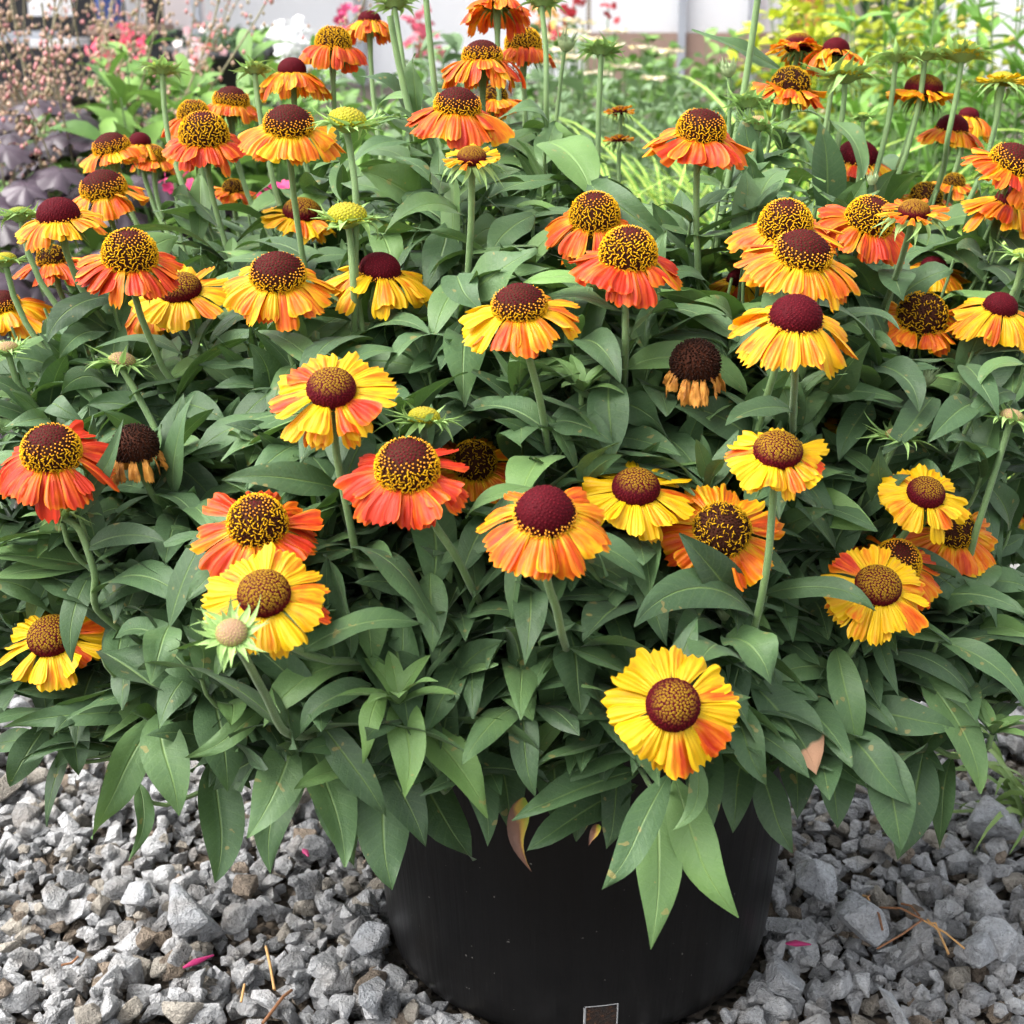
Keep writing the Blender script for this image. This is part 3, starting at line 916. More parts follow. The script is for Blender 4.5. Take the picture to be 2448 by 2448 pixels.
# ---- stems
STEMS = []     # sampled paths
def pot_base(p):
    a = math.atan2(p[1], p[0]) + rng.normal(0, .35)
    r_ = min(.105, .03 + .28 * math.hypot(p[0], p[1])) * rng.uniform(.6, 1.0)
    return np.array([math.cos(a) * r_, math.sin(a) * r_, .226])
def stem_path(top, axis, n=18, droop=False):
    b = pot_base(top)
    L = np.linalg.norm(top - b)
    down = nrm(axis * .75 + np.array([0, 0, 1]) * .55) if axis is not None else np.array([0, 0, 1.0])
    p1 = top - down * L * .30
    out = nrm([top[0] - b[0], top[1] - b[1], 0]) if math.hypot(top[0] - b[0], top[1] - b[1]) > .01 else np.zeros(3)
    p2 = b + (np.array([0, 0, 1]) * .6 + out * .8) * L * .30
    P_ = bez(top, p1, p2, b, n)
    P_ += rng.normal(0, .0006, P_.shape) * np.sin(np.linspace(0, math.pi, n))[:, None]
    return P_
def add_stem(P_, r0=.0021, r1=.0026, flare=0.0, name='stem'):
    rad = np.linspace(r0, r1, len(P_))
    if flare:
        rad[0] = flare
    V, F = tube(P_, rad, 7)
    return link(name, mesh_data(name, V - P_[-1], F, mats=[MAT['stem']]), plant, P_[-1] - PO)
# where the photograph shows the way a stem takes: flower pixel -> pixels further down the stem (with depth offset behind the flower)
HINT = {(97,1200): [(150,1296,.02),(215,1330,.03),(330,1362,.05)], (437,1195): [(462,1240,.015),(500,1310,.045),(545,1385,.085)], (230,683): [(262,750,.0),(308,850,.0),(324,980,.02),(322,1110,.06)],
        (1468,850): [(1458,945,.015),(1445,1080,.02),(1410,1215,.04)], (1657,1105): [(1620,1205,.02),(1580,1270,.03),(1545,1330,.05)], (1908,788): [(1880,880,.0),(1845,990,.0),(1810,1090,.02)],
        (1692,825): [(1660,890,.0),(1610,970,.01),(1560,1060,.04)], (1028,968): [(1032,1090,.02),(1050,1150,.03),(1062,1205,.05)], (768,883): [(820,990,.03),(860,1050,.035),(905,1135,.06)],
        (625,733): [(634,850,.02),(655,960,.03),(690,1110,.05)], (1502,597): [(1500,700,.03),(1496,770,.07),(1490,850,.13)], (980,577): [(1000,680,.02),(1020,760,.03),(1035,850,.05)],
        (1185,480): [(1180,575,.02),(1180,650,.02),(1178,730,.04)], (97,852): [(150,970,.04),(190,1040,.06),(245,1115,.08)], (1022,2): [(1030,100,.0),(1031,200,.0),(1033,300,.02)], (745,4): [(752,60,0),(768,170,0),(785,300,.02)],
        (655,230): [(662,290,0),(672,380,.0),(674,560,.01)], (655,410): [(661,450,0),(668,560,0),(674,660,.02)], (800,790): [(802,850,.03),(805,1000,.05),(806,1090,.07)], (118,968): [(150,1000,.0),(178,1080,0),(192,1160,.02)], (1595,140): [(1590,210,0),(1572,330,0),(1560,420,.04)], (1815,101): [(1806,170,0),(1788,260,0),(1770,350,.03)], (1743,166): [(1727,220,.01),(1700,300,.01),(1672,360,.03)], (1725,398): [(1712,450,.01),(1690,520,.04),(1655,600,.08)], (1910,378): [(1895,425,.02),(1850,475,.05),(1790,535,.09)], (1912,308): [(1890,380,.05),(1860,450,.08),(1820,540,.12)], (1508,84): [(1496,140,.01),(1480,210,.01),(1468,300,.03)]}
for h in heads:
    P0 = h['p'] + h['a'] * h['z_back']
    if h['px'] in HINT:
        pts = [P0]
        for x, y, off in HINT[h['px']]:
            pts.append(at(x, y, h['d'] + off))
        last = pts[-1]; b = pot_base(last)
        dirn = nrm(pts[-1] - pts[-2]); Ld = np.linalg.norm(b - last)
        tail = bez(last, last + dirn * Ld * .35, b + np.array([0, 0, Ld * .3]), b, 5)
        pts += list(tail[1:])
        pts = np.array(pts)
        # Catmull-Rom through the points
        ext = np.vstack([2 * pts[0] - pts[1], pts, 2 * pts[-1] - pts[-2]])
        out = []
        for q in range(1, len(ext) - 2):
            for t in np.linspace(0, 1, 6, endpoint=False):
                a0, a1, a2, a3 = ext[q - 1:q + 3]
                out.append(.5 * (2 * a1 + (a2 - a0) * t + (2 * a0 - 5 * a1 + 4 * a2 - a3) * t * t + (3 * a1 - a0 - 3 * a2 + a3) * t ** 3))
        out.append(pts[-1])
        P_ = np.array(out)
    else:
        P_ = stem_path(P0, h['a'])
    rs = .00185 if h['spx'] > 70 else .0014
    add_stem(P_, rs, .0020, flare=min(.0040, h['disc'] * .15) if h['t'] in 'FOD' else rs)
    STEMS.append((P_, 'flower', h))
# tall stems that leave the top of the picture
for x0, y0, x1, y1, d in [(1436,-60,1412,180,.93),(800,-50,822,240,.98),(736,30,770,250,.92)]:
    top = at(x0, y0, d); low = at(x1, y1, d + .02); b = pot_base(low)
    P_ = bez(top, top + (low - top) * 1.0, low * .5 + b * .5, b, 18)
    add_stem(P_, .0021, .0026); STEMS.append((P_, 'flower', dict(px=(x0, y0), d=d)))

# ---- leaves
NLR, NLC = 13, 7
LU = np.linspace(-1, 1, NLC); LT = np.linspace(0, 1, NLR)
LPROF = (np.clip(LT, 1e-4, 1) ** .72) * (np.clip(1 - LT, 0, 1) ** .98)
LPROF = LPROF / LPROF.max()
LPROF[0] = .14
LPROF[-1] = .012
def leaf_geo(C, N, W, tone, fold=.25, wave=.06, cup=0.0, prof=None, roll=0.0):
    """C (NLR,3) centre line, N upper-side hint"""
    T = np.gradient(C, axis=0); T /= np.linalg.norm(T, axis=1)[:, None] + 1e-12
    S = np.cross(T, N); S /= np.linalg.norm(S, axis=1)[:, None] + 1e-9
    M_ = np.cross(S, T)
    w = W * .5 * (LPROF if prof is None else prof)
    ph1, ph2 = rng.uniform(0, 6.28, 2)
    au = np.abs(LU)
    h = fold * au[None] * w[:, None] - cup * (LU ** 2)[None] * w[:, None]
    k_ = rng.uniform(7, 12)
    wv = wave * W * .5 * (np.where(LU[None] > 0, np.sin(k_ * LT[:, None] + ph1), np.sin(k_ * LT[:, None] + ph2))) * (LU ** 2)[None]
    ro = roll * LT[:, None] ** 1.5
    x = LU[None] * w[:, None] * (1 - .12 * fold)
    hh = h + wv
    xs = x * np.cos(ro) - hh * np.sin(ro); hs_ = x * np.sin(ro) + hh * np.cos(ro)
    V = C[:, None] + S[:, None] * xs[..., None] + M_[:, None] * hs_[..., None]
    luv = np.stack([np.broadcast_to(LU[None], (NLR, NLC)), np.broadcast_to(LT[:, None], (NLR, NLC)), np.full((NLR, NLC), tone)], -1)
    return V.reshape(-1, 3), grid_faces(NLR, NLC), {'luv': luv.reshape(-1, 3)}

LEAVES = []     # (V, F, A, priority, base, material)
# x, y of base -> x, y of tip, width px, tone, depth offset base, depth offset tip, bow (m, towards the viewer / up)
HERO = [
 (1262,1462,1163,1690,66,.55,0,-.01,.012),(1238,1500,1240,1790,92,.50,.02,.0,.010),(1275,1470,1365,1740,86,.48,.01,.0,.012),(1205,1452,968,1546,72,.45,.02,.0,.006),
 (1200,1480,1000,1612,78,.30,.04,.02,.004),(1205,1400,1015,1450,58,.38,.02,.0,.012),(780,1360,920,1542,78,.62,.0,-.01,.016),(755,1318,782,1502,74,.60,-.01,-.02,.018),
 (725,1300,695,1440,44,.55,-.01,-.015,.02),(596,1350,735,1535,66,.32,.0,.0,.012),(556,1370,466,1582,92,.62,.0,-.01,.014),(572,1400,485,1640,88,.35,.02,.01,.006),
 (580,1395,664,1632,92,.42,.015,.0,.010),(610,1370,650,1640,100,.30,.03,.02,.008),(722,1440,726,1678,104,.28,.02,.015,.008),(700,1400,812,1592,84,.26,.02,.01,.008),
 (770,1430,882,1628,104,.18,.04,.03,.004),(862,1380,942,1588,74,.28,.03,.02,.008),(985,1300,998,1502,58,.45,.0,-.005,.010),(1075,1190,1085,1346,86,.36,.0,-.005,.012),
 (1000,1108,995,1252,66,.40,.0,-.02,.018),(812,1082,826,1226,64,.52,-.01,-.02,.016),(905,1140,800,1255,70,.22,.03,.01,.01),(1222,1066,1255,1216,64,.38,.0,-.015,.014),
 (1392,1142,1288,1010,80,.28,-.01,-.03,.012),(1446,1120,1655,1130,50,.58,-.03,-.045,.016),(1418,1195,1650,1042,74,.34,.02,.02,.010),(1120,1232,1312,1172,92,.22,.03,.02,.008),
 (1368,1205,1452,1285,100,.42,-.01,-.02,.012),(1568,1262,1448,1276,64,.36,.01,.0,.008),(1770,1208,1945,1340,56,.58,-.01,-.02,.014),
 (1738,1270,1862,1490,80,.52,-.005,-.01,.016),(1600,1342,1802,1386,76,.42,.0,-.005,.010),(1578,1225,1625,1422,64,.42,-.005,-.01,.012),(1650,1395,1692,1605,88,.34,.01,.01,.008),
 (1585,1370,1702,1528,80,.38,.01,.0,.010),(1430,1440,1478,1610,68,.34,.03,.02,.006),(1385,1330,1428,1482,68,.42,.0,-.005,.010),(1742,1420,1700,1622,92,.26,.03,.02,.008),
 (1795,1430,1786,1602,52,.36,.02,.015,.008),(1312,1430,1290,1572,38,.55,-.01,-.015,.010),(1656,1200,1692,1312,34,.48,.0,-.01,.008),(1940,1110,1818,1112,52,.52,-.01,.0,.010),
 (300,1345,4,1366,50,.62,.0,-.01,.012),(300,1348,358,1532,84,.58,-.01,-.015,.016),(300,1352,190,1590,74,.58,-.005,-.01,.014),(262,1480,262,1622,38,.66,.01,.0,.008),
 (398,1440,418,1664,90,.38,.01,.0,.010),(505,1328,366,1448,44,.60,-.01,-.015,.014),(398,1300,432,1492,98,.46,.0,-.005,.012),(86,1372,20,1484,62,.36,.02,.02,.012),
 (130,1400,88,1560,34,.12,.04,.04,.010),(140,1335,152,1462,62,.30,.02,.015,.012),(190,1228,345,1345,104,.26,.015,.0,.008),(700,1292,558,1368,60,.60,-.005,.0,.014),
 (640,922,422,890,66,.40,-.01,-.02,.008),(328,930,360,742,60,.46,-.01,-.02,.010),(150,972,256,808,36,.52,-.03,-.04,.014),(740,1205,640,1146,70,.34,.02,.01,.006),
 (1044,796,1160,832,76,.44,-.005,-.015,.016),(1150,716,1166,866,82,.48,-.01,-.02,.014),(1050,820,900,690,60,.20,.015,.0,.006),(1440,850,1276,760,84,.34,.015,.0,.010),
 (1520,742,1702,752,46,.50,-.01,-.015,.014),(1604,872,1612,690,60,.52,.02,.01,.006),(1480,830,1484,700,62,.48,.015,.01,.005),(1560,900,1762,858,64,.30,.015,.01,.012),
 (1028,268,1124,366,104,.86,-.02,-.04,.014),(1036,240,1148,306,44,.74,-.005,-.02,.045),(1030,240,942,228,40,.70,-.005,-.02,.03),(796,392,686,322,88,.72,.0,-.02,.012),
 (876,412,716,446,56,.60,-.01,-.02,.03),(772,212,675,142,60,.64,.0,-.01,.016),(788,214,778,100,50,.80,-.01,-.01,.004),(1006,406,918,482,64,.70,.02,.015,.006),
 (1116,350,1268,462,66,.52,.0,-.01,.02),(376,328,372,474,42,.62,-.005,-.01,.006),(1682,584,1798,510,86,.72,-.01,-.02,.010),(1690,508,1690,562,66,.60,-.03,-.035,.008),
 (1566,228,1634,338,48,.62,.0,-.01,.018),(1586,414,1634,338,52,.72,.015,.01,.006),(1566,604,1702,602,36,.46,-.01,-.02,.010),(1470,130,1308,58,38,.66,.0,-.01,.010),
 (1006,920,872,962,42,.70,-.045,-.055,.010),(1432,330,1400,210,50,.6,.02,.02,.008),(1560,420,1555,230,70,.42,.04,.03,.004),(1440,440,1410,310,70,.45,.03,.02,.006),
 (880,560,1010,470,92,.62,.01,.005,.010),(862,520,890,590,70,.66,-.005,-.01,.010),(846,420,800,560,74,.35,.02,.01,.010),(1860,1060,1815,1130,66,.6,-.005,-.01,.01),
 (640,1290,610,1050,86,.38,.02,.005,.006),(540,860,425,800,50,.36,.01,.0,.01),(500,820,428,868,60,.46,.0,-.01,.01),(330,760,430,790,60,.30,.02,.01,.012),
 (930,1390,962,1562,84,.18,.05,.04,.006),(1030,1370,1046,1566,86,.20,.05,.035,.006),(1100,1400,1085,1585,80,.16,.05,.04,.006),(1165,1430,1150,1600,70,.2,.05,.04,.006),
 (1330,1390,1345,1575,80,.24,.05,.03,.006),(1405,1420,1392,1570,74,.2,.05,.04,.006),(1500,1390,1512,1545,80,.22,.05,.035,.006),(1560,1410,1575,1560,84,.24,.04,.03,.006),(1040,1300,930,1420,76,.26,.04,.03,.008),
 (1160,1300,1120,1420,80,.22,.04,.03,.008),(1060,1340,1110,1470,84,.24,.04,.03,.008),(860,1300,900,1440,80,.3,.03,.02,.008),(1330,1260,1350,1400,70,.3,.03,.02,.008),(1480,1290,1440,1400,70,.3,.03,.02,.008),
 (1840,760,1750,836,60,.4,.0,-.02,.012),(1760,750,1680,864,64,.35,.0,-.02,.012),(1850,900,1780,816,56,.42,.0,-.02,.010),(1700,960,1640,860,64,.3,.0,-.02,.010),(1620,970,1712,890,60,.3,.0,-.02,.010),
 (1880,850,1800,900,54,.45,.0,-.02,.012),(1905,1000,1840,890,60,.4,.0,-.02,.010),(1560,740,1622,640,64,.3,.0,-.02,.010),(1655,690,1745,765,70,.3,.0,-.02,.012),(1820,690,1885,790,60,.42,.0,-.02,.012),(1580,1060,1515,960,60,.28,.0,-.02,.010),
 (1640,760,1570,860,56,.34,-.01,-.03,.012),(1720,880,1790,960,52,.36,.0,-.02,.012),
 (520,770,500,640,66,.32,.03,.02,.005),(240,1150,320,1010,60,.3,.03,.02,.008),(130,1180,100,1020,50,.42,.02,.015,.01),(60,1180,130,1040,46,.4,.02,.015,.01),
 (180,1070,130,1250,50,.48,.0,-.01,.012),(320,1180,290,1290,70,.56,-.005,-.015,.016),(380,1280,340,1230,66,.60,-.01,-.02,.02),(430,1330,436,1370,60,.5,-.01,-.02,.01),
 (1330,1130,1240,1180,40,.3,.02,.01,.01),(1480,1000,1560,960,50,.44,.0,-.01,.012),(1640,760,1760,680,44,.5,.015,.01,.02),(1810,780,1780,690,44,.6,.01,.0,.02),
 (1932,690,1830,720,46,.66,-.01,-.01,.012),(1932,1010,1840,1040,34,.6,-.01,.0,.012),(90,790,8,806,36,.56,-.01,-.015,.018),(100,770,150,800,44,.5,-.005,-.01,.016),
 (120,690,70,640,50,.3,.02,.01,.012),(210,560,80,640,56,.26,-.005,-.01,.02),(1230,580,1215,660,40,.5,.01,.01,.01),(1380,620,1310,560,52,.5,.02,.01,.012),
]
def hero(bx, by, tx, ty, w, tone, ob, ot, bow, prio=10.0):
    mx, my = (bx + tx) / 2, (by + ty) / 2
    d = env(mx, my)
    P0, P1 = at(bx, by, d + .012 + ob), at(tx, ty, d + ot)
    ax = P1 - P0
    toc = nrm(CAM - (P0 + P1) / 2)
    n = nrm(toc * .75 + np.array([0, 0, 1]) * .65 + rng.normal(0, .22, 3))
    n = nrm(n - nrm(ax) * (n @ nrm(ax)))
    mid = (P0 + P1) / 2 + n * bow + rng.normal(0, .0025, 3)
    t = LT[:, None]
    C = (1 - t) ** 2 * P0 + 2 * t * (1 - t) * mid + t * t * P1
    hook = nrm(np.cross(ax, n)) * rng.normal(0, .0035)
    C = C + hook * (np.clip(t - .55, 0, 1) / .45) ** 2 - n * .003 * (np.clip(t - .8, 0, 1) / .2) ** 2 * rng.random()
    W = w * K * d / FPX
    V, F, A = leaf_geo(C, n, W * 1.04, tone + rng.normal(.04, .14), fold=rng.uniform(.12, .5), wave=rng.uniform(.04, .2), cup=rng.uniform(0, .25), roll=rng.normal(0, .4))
    LEAVES.append((V, F, A, prio * np.linalg.norm(ax) * W * 1e4, P0))
    return P0
hero_bases = [hero(*h) for h in HERO]
# clusters of hero leaf bases get a leafy shoot of their own
used = np.zeros(len(hero_bases), bool)
HB = np.array(hero_bases)
for i_ in range(len(HB)):
    if used[i_]: continue
    near = [np.linalg.norm(P_ - HB[i_], axis=1).min() for P_, _, _ in STEMS]
    cl = np.linalg.norm(HB - HB[i_], axis=1) < .022
    used |= cl
    if min(near) < .006: continue
    c = HB[cl & (np.linalg.norm(HB - HB[i_], axis=1) < .022)].mean(0)
    c = HB[i_]
    P_ = stem_path(c, np.array([0, -.2, .7]))
    add_stem(P_, .0011, .0018, name='stem'); STEMS.append((P_, 'heroshoot', None))

# leafy shoots that fill the mass
SKY = [(0, 560), (90, 520), (170, 470), (300, 372), (420, 340), (520, 320), (640, 270), (720, 190), (800, 150), (960, 170), (1060, 225), (1120, 270), (1180, 350), (1260, 380), (1330, 300), (1420, 215), (1560, 215), (1640, 290), (1760, 320), (1850, 300), (1932, 330)]
LOW = [(0, 1440), (60, 1470), (180, 1450), (420, 1500), (560, 1500), (720, 1530), (900, 1530), (1180, 1480), (1440, 1500), (1700, 1520), (1830, 1450), (1932, 1400)]
SX, SY = np.array(SKY).T; LX, LY = np.array(LOW).T
HX = np.array([(h['px'][0], h['px'][1], h['d'], h['spx']) for h in heads if h['t'] in 'FODB'])
def leaf_ok(V):
    q = V - CAM
    d = q @ FWD
    x = (1224 + FPX * (q @ RGT) / d) / K; y = (1224 - FPX * (q @ UPV) / d) / K
    if (y < np.interp(x, SX, SY) - 4).any(): return False
    if (y > np.interp(x, LX, LY)).any(): return False
    if (d < 0.5).any(): return False
    for k_ in range(0, len(x)):
        dx = HX[:, 0] - x[k_]; dy = HX[:, 1] + HX[:, 3] * .08 - y[k_]
        hit = (dx * dx + dy * dy * 1.5 < (HX[:, 3] * .46) ** 2) & (d[k_] < HX[:, 2] + .012)
        if hit.any(): return False
    e = np.array([env(x[0], y[0]), env(x[-1], y[-1])])
    if d[0] < e[0] - .02 or d[-1] < e[1] - .03: return False
    return True
def auto_leaf(base, outdir, elev, L, W, tone, bend):
    d0 = nrm(outdir * math.cos(elev) + np.array([0, 0, math.sin(elev)]))
    t = LT
    # direction turns downwards along the leaf
    ang = elev - bend * t ** 1.2
    dirs = outdir[None] * np.cos(ang)[:, None] + np.array([0, 0, 1])[None] * np.sin(ang)[:, None]
    C = base + np.vstack([np.zeros(3), np.cumsum((dirs[:-1] + dirs[1:]) / 2, axis=0)]) * L / (NLR - 1)
    side = np.cross(outdir, [0, 0, 1])
    C = C + side[None] * (rng.normal(0, .08) * L * t ** 2)[:, None]
    if not leaf_ok(C[[0, 3, 6, 9, 12]]): return False
    N = np.cross(side, nrm(C[-1] - C[0])); N = N if N[2] > 0 or True else -N
    N = nrm(np.cross(np.cross(nrm(C[6] - C[0]), [0, 0, 1]), nrm(C[6] - C[0])) + rng.normal(0, .25, 3))
    V, F, A = leaf_geo(C, N, W, tone, fold=rng.uniform(.1, .4), wave=rng.uniform(.04, .22), cup=rng.uniform(0, .3), roll=rng.normal(0, .45))
    q = V[NLC * 6 + 3] - CAM
    x, y, d = proj(V[NLC * 6 + 3])
    behind = max(0, d - env(x, y))
    LEAVES.append((V, F, A, L * W * 1e4 / (1 + 25 * behind), base))
    return True
def leaves_on(P_, t0, t1, n, size=1.0, tone0=.40):
    a = rng.uniform(0, 6.28)
    for k_ in range(n):
        t = t0 + (t1 - t0) * (k_ + rng.uniform(.2, .8)) / n
        f = t * (len(P_) - 1); i_ = int(f); i2 = min(i_ + 1, len(P_) - 1)
        b = P_[i_] * (1 - (f - i_)) + P_[i2] * (f - i_)
        tan = nrm(P_[i_] - P_[i2])
        for tr in range(7):
            a += 2.4 + rng.normal(0, .3)
            o = np.array([math.cos(a), math.sin(a), 0])
            out = nrm([b[0], b[1], 0]); o = nrm(o + out * .35)
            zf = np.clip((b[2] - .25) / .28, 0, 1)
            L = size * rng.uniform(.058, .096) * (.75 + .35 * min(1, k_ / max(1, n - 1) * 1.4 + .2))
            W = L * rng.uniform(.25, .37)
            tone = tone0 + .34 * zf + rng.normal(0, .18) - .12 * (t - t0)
            if auto_leaf(b, o, R(rng.normal(32, 14)), L, W, tone, R(rng.uniform(30, 95))): break
for P_, typ, h in list(STEMS):
    if typ == 'flower':
        leaves_on(P_, .16, .86, 9, size=.9)
    else:
        leaves_on(P_, .05, .8, 6, size=.9)
targets = []
gxs = np.arange(-40, 1990, 84)
for gy_ in np.arange(190, 1530, 74):
    for gx_ in gxs:
        x, y = gx_ + rng.uniform(-45, 45), gy_ + rng.uniform(-42, 42)
        if np.interp(x, SX, SY) + 25 < y < np.interp(x, LX, LY) - 60:
            targets.append((x, y))
n_shoot = 0
shoot_acc = Acc()
for x, y in targets:
    d = env(x, y) + rng.uniform(.012, .16)
    top = at(x, y, d)
    if top[2] < .2: continue
    P_ = stem_path(top, np.array([0, 0, 1.0]) + nrm([top[0], top[1], 0]) * .35)
    before = len(LEAVES)
    leaves_on(P_, 0.0, .55, 9, size=.95)
    n_shoot += 1
    if len(LEAVES) - before >= 2:
        V, F = tube(P_, np.linspace(.0009, .0015, len(P_)), 6); shoot_acc.add(V, F)
        STEMS.append((P_, 'shoot', None))
        # young tuft at the tip
        for k_ in range(4):
            a = rng.uniform(0, 6.28)
            auto_leaf(P_[0], np.array([math.cos(a), math.sin(a), 0]), R(rng.uniform(40, 75)), rng.uniform(.024, .042), rng.uniform(.008, .012), .62 + rng.normal(0, .1), R(rng.uniform(10, 60)))

kind(link('shoot_stems', shoot_acc.data('shoot_stems', [MAT['stem']], origin=PO), plant), 'stuff')
# leaves that reach from the nearest stem to the surface of the mass
SP = np.concatenate([P_[:int(len(P_) * .8)] for P_, _, _ in STEMS])
for gy_ in np.arange(170, 1500, 60):
    for gx_ in np.arange(-20, 1960, 66):
        x, y = gx_ + rng.uniform(-26, 26), gy_ + rng.uniform(-23, 23)
        if not (np.interp(x, SX, SY) + 6 < y < np.interp(x, LX, LY) - 30): continue
        T_ = at(x, y, env(x, y) + rng.uniform(.0, .055))
        dv = T_ - SP; ds = np.linalg.norm(dv, axis=1)
        near = np.argsort(ds)
        for q in near[[0, 3, 8, 15, 30, 50]]:
            if ds[q] > .075: break
            if ds[q] < .025: continue
            v_ = dv[q]; hz = math.hypot(v_[0], v_[1])
            if hz < .004: continue
            o = np.array([v_[0] / hz, v_[1] / hz, 0]); el = math.atan2(v_[2], hz)
            bend = R(rng.uniform(15, 70)); L = max(.055, ds[q] * rng.uniform(1.1, 1.4))
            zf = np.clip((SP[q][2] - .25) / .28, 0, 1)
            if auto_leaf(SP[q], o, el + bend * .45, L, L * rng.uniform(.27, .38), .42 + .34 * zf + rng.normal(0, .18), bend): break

# young leafy tufts that show between the flowers
for x, y, n, L in [(1097, 742, 9, .026), (752, 1330, 8, .03), (1872, 1385, 9, .024), (118, 985, 7, .022)]:
    d = env(x, y) - .005; c = at(x, y, d)
    for k_ in range(n):
        a = k_ * 2.4
        o = nrm(np.array([math.cos(a), math.sin(a) , 0]))
        t = LT
        ang = R(rng.uniform(25, 70)) - R(60) * t
        dirs = o[None] * np.cos(ang)[:, None] + np.array([0, 0, 1])[None] * np.sin(ang)[:, None]
        C = c + np.vstack([np.zeros(3), np.cumsum(dirs[:-1], axis=0)]) * L / (NLR - 1)
        V, F, A = leaf_geo(C, nrm(np.array([0, 0, 1]) - o * .3), L * .3, .85)
        LEAVES.append((V, F, A, 6.0, c))
    P_ = stem_path(c, np.array([0, 0, 1.0])); add_stem(P_, .0014, .0024)

order = sorted(range(len(LEAVES)), key=lambda i_: -LEAVES[i_][3])
acc = Acc()
for k_, i_ in enumerate(order):
    V, F, A, pr, b = LEAVES[i_]
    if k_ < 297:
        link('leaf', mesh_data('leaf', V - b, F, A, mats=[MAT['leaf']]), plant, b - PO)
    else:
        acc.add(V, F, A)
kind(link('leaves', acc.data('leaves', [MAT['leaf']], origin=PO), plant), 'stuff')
# the yellowed leaf hanging over the pot, and two dry scraps beside it
def special_leaf(bx, by, tx, ty, w, mat, label, off=0.0, roll=.5):
    n0 = len(LEAVES)
    hero(bx, by, tx, ty, w, .4, off, off, .004)
    V, F, A, pr, b = LEAVES.pop()
    o = link('leaf', mesh_data('leaf', V - b, F, A, mats=[MAT[mat]]), plant, b - PO)
    o['label'] = label
special_leaf(988, 1505, 976, 1642, 46, 'dead_leaf', 'yellow and brown dying leaf', .02)
special_leaf(1130, 1555, 1112, 1590, 18, 'dead_leaf', 'small dry brown leaf scrap', .02)
special_leaf(1420, 1290, 1548, 1456, 112, 'leaf_burn', 'green leaf with scorched tan tip', -.004)
# ------------------------------------------------------------------ plants behind the pot
SLR, SLC = 6, 3
SU = np.linspace(-1, 1, SLC); ST = np.linspace(0, 1, SLR)
SPROF = np.array([.18, .75, 1.0, .85, .5, .03])
BPROF = np.array([.9, 1.0, .95, .8, .5, .05])
def small_leaf(acc, base, d, L, W, tone, droop=.5, prof=SPROF):
    d = nrm(d)
    P_ = base + d[None] * (ST * L)[:, None]
    P_[:, 2] -= droop * L * ST ** 2
    side = nrm(np.cross(d, [0, 0, 1]) + rng.normal(0, .25, 3))
    nup = np.cross(side, d)
    w = W * .5 * prof
    V = P_[:, None] + side * (SU[None] * w[:, None])[..., None] + nup * (np.abs(SU)[None] * w[:, None] * .3)[..., None]
    luv = np.stack([np.broadcast_to(SU[None], (SLR, SLC)), np.broadcast_to(ST[:, None], (SLR, SLC)), np.full((SLR, SLC), tone)], -1)
    acc.add(V.reshape(-1, 3), grid_faces(SLR, SLC), {'luv': luv.reshape(-1, 3)})
def rdir(el_lo=-.2, el_hi=1.2):
    a, e = rng.uniform(0, 6.283), rng.uniform(el_lo, el_hi)
    return np.array([math.cos(a) * math.cos(e), math.sin(a) * math.cos(e), math.sin(e)])
def dot(acc, p, r, c, n=5, h=1.0):
    """little closed blossom: a faceted bead"""
    ang = np.arange(n) * 2 * math.pi / n + rng.uniform(0, 1)
    ring = p + r * np.stack([np.cos(ang), np.sin(ang), 0 * ang + rng.normal(0, .1)], 1)
    V = np.vstack([ring, p + (0, 0, r * h), p - (0, 0, r * h)])
    i = np.arange(n); j = (i + 1) % n
    F = np.vstack([np.stack([i, j, np.full(n, n)], 1), np.stack([j, i, np.full(n, n + 1)], 1)])
    acc.add(V, F, {'Col': np.tile([*c, 1], (n + 2, 1))})
def five_petal(acc, p, nrm_, r, c, n=5):
    nv = nrm(nrm_); t = nrm(np.cross(nv, (.2, .9, .3))); b = np.cross(nv, t)
    for k_ in range(n):
        a = 2 * math.pi * k_ / n + rng.normal(0, .1)
        d = t * math.cos(a) + b * math.sin(a); s = np.cross(nv, d)
        V = np.array([p, p + d * r * .55 - s * r * .42, p + d * r - s * r * .22 - nv * r * .1, p + d * r + s * r * .22 - nv * r * .1, p + d * r * .55 + s * r * .42])
        acc.add(V, np.array([[0, 1, 2], [0, 2, 3], [0, 3, 4]]), {'Col': np.tile([*(np.array(c) * rng.uniform(.8, 1.1)), 1], (5, 1))})
def gpt(x, d):
    """ground point under a view direction: x in 1932 pixels, d depth in m"""
    return np.array([CAM[0] + (x * K - 1224) / FPX * d, CAM[1] + d * math.cos(PITCH) + .16, 0.0])
MAT['bg_green'] = plain_leaf('garden_leaf_green', (0.06, 0.15, 0.025, 1), (0.20, 0.36, 0.07, 1))
MAT['bg_grey'] = plain_leaf('garden_leaf_grey_green', (0.07, 0.13, 0.05, 1), (0.22, 0.33, 0.16, 1))
MAT['bg_tall'] = plain_leaf('tall_leaf_green', (0.08, 0.20, 0.025, 1), (0.22, 0.42, 0.07, 1))
MAT['bg_gold'] = plain_leaf('golden_leaf', (0.34, 0.42, 0.02, 1), (0.62, 0.66, 0.06, 1))
MAT['bg_dark'] = plain_leaf('dark_conifer_leaf', (0.015, 0.05, 0.015, 1), (0.05, 0.12, 0.03, 1))
MAT['bg_purple'] = plain_leaf('purple_leaf', (0.022, 0.011, 0.018, 1), (0.085, 0.060, 0.080, 1), rough=0.42, transl=0.05, scale=18)
MAT['bg_grass'] = plain_leaf('striped_grass', (0.46, 0.55, 0.08, 1), (0.66, 0.70, 0.20, 1), transl=0.3, rib=(0.16, 0.34, 0.05, 1))
MAT['bg_stem'] = stem_material('pale_stalk', (0.16, 0.12, 0.07, 1), (0.26, 0.20, 0.11, 1))

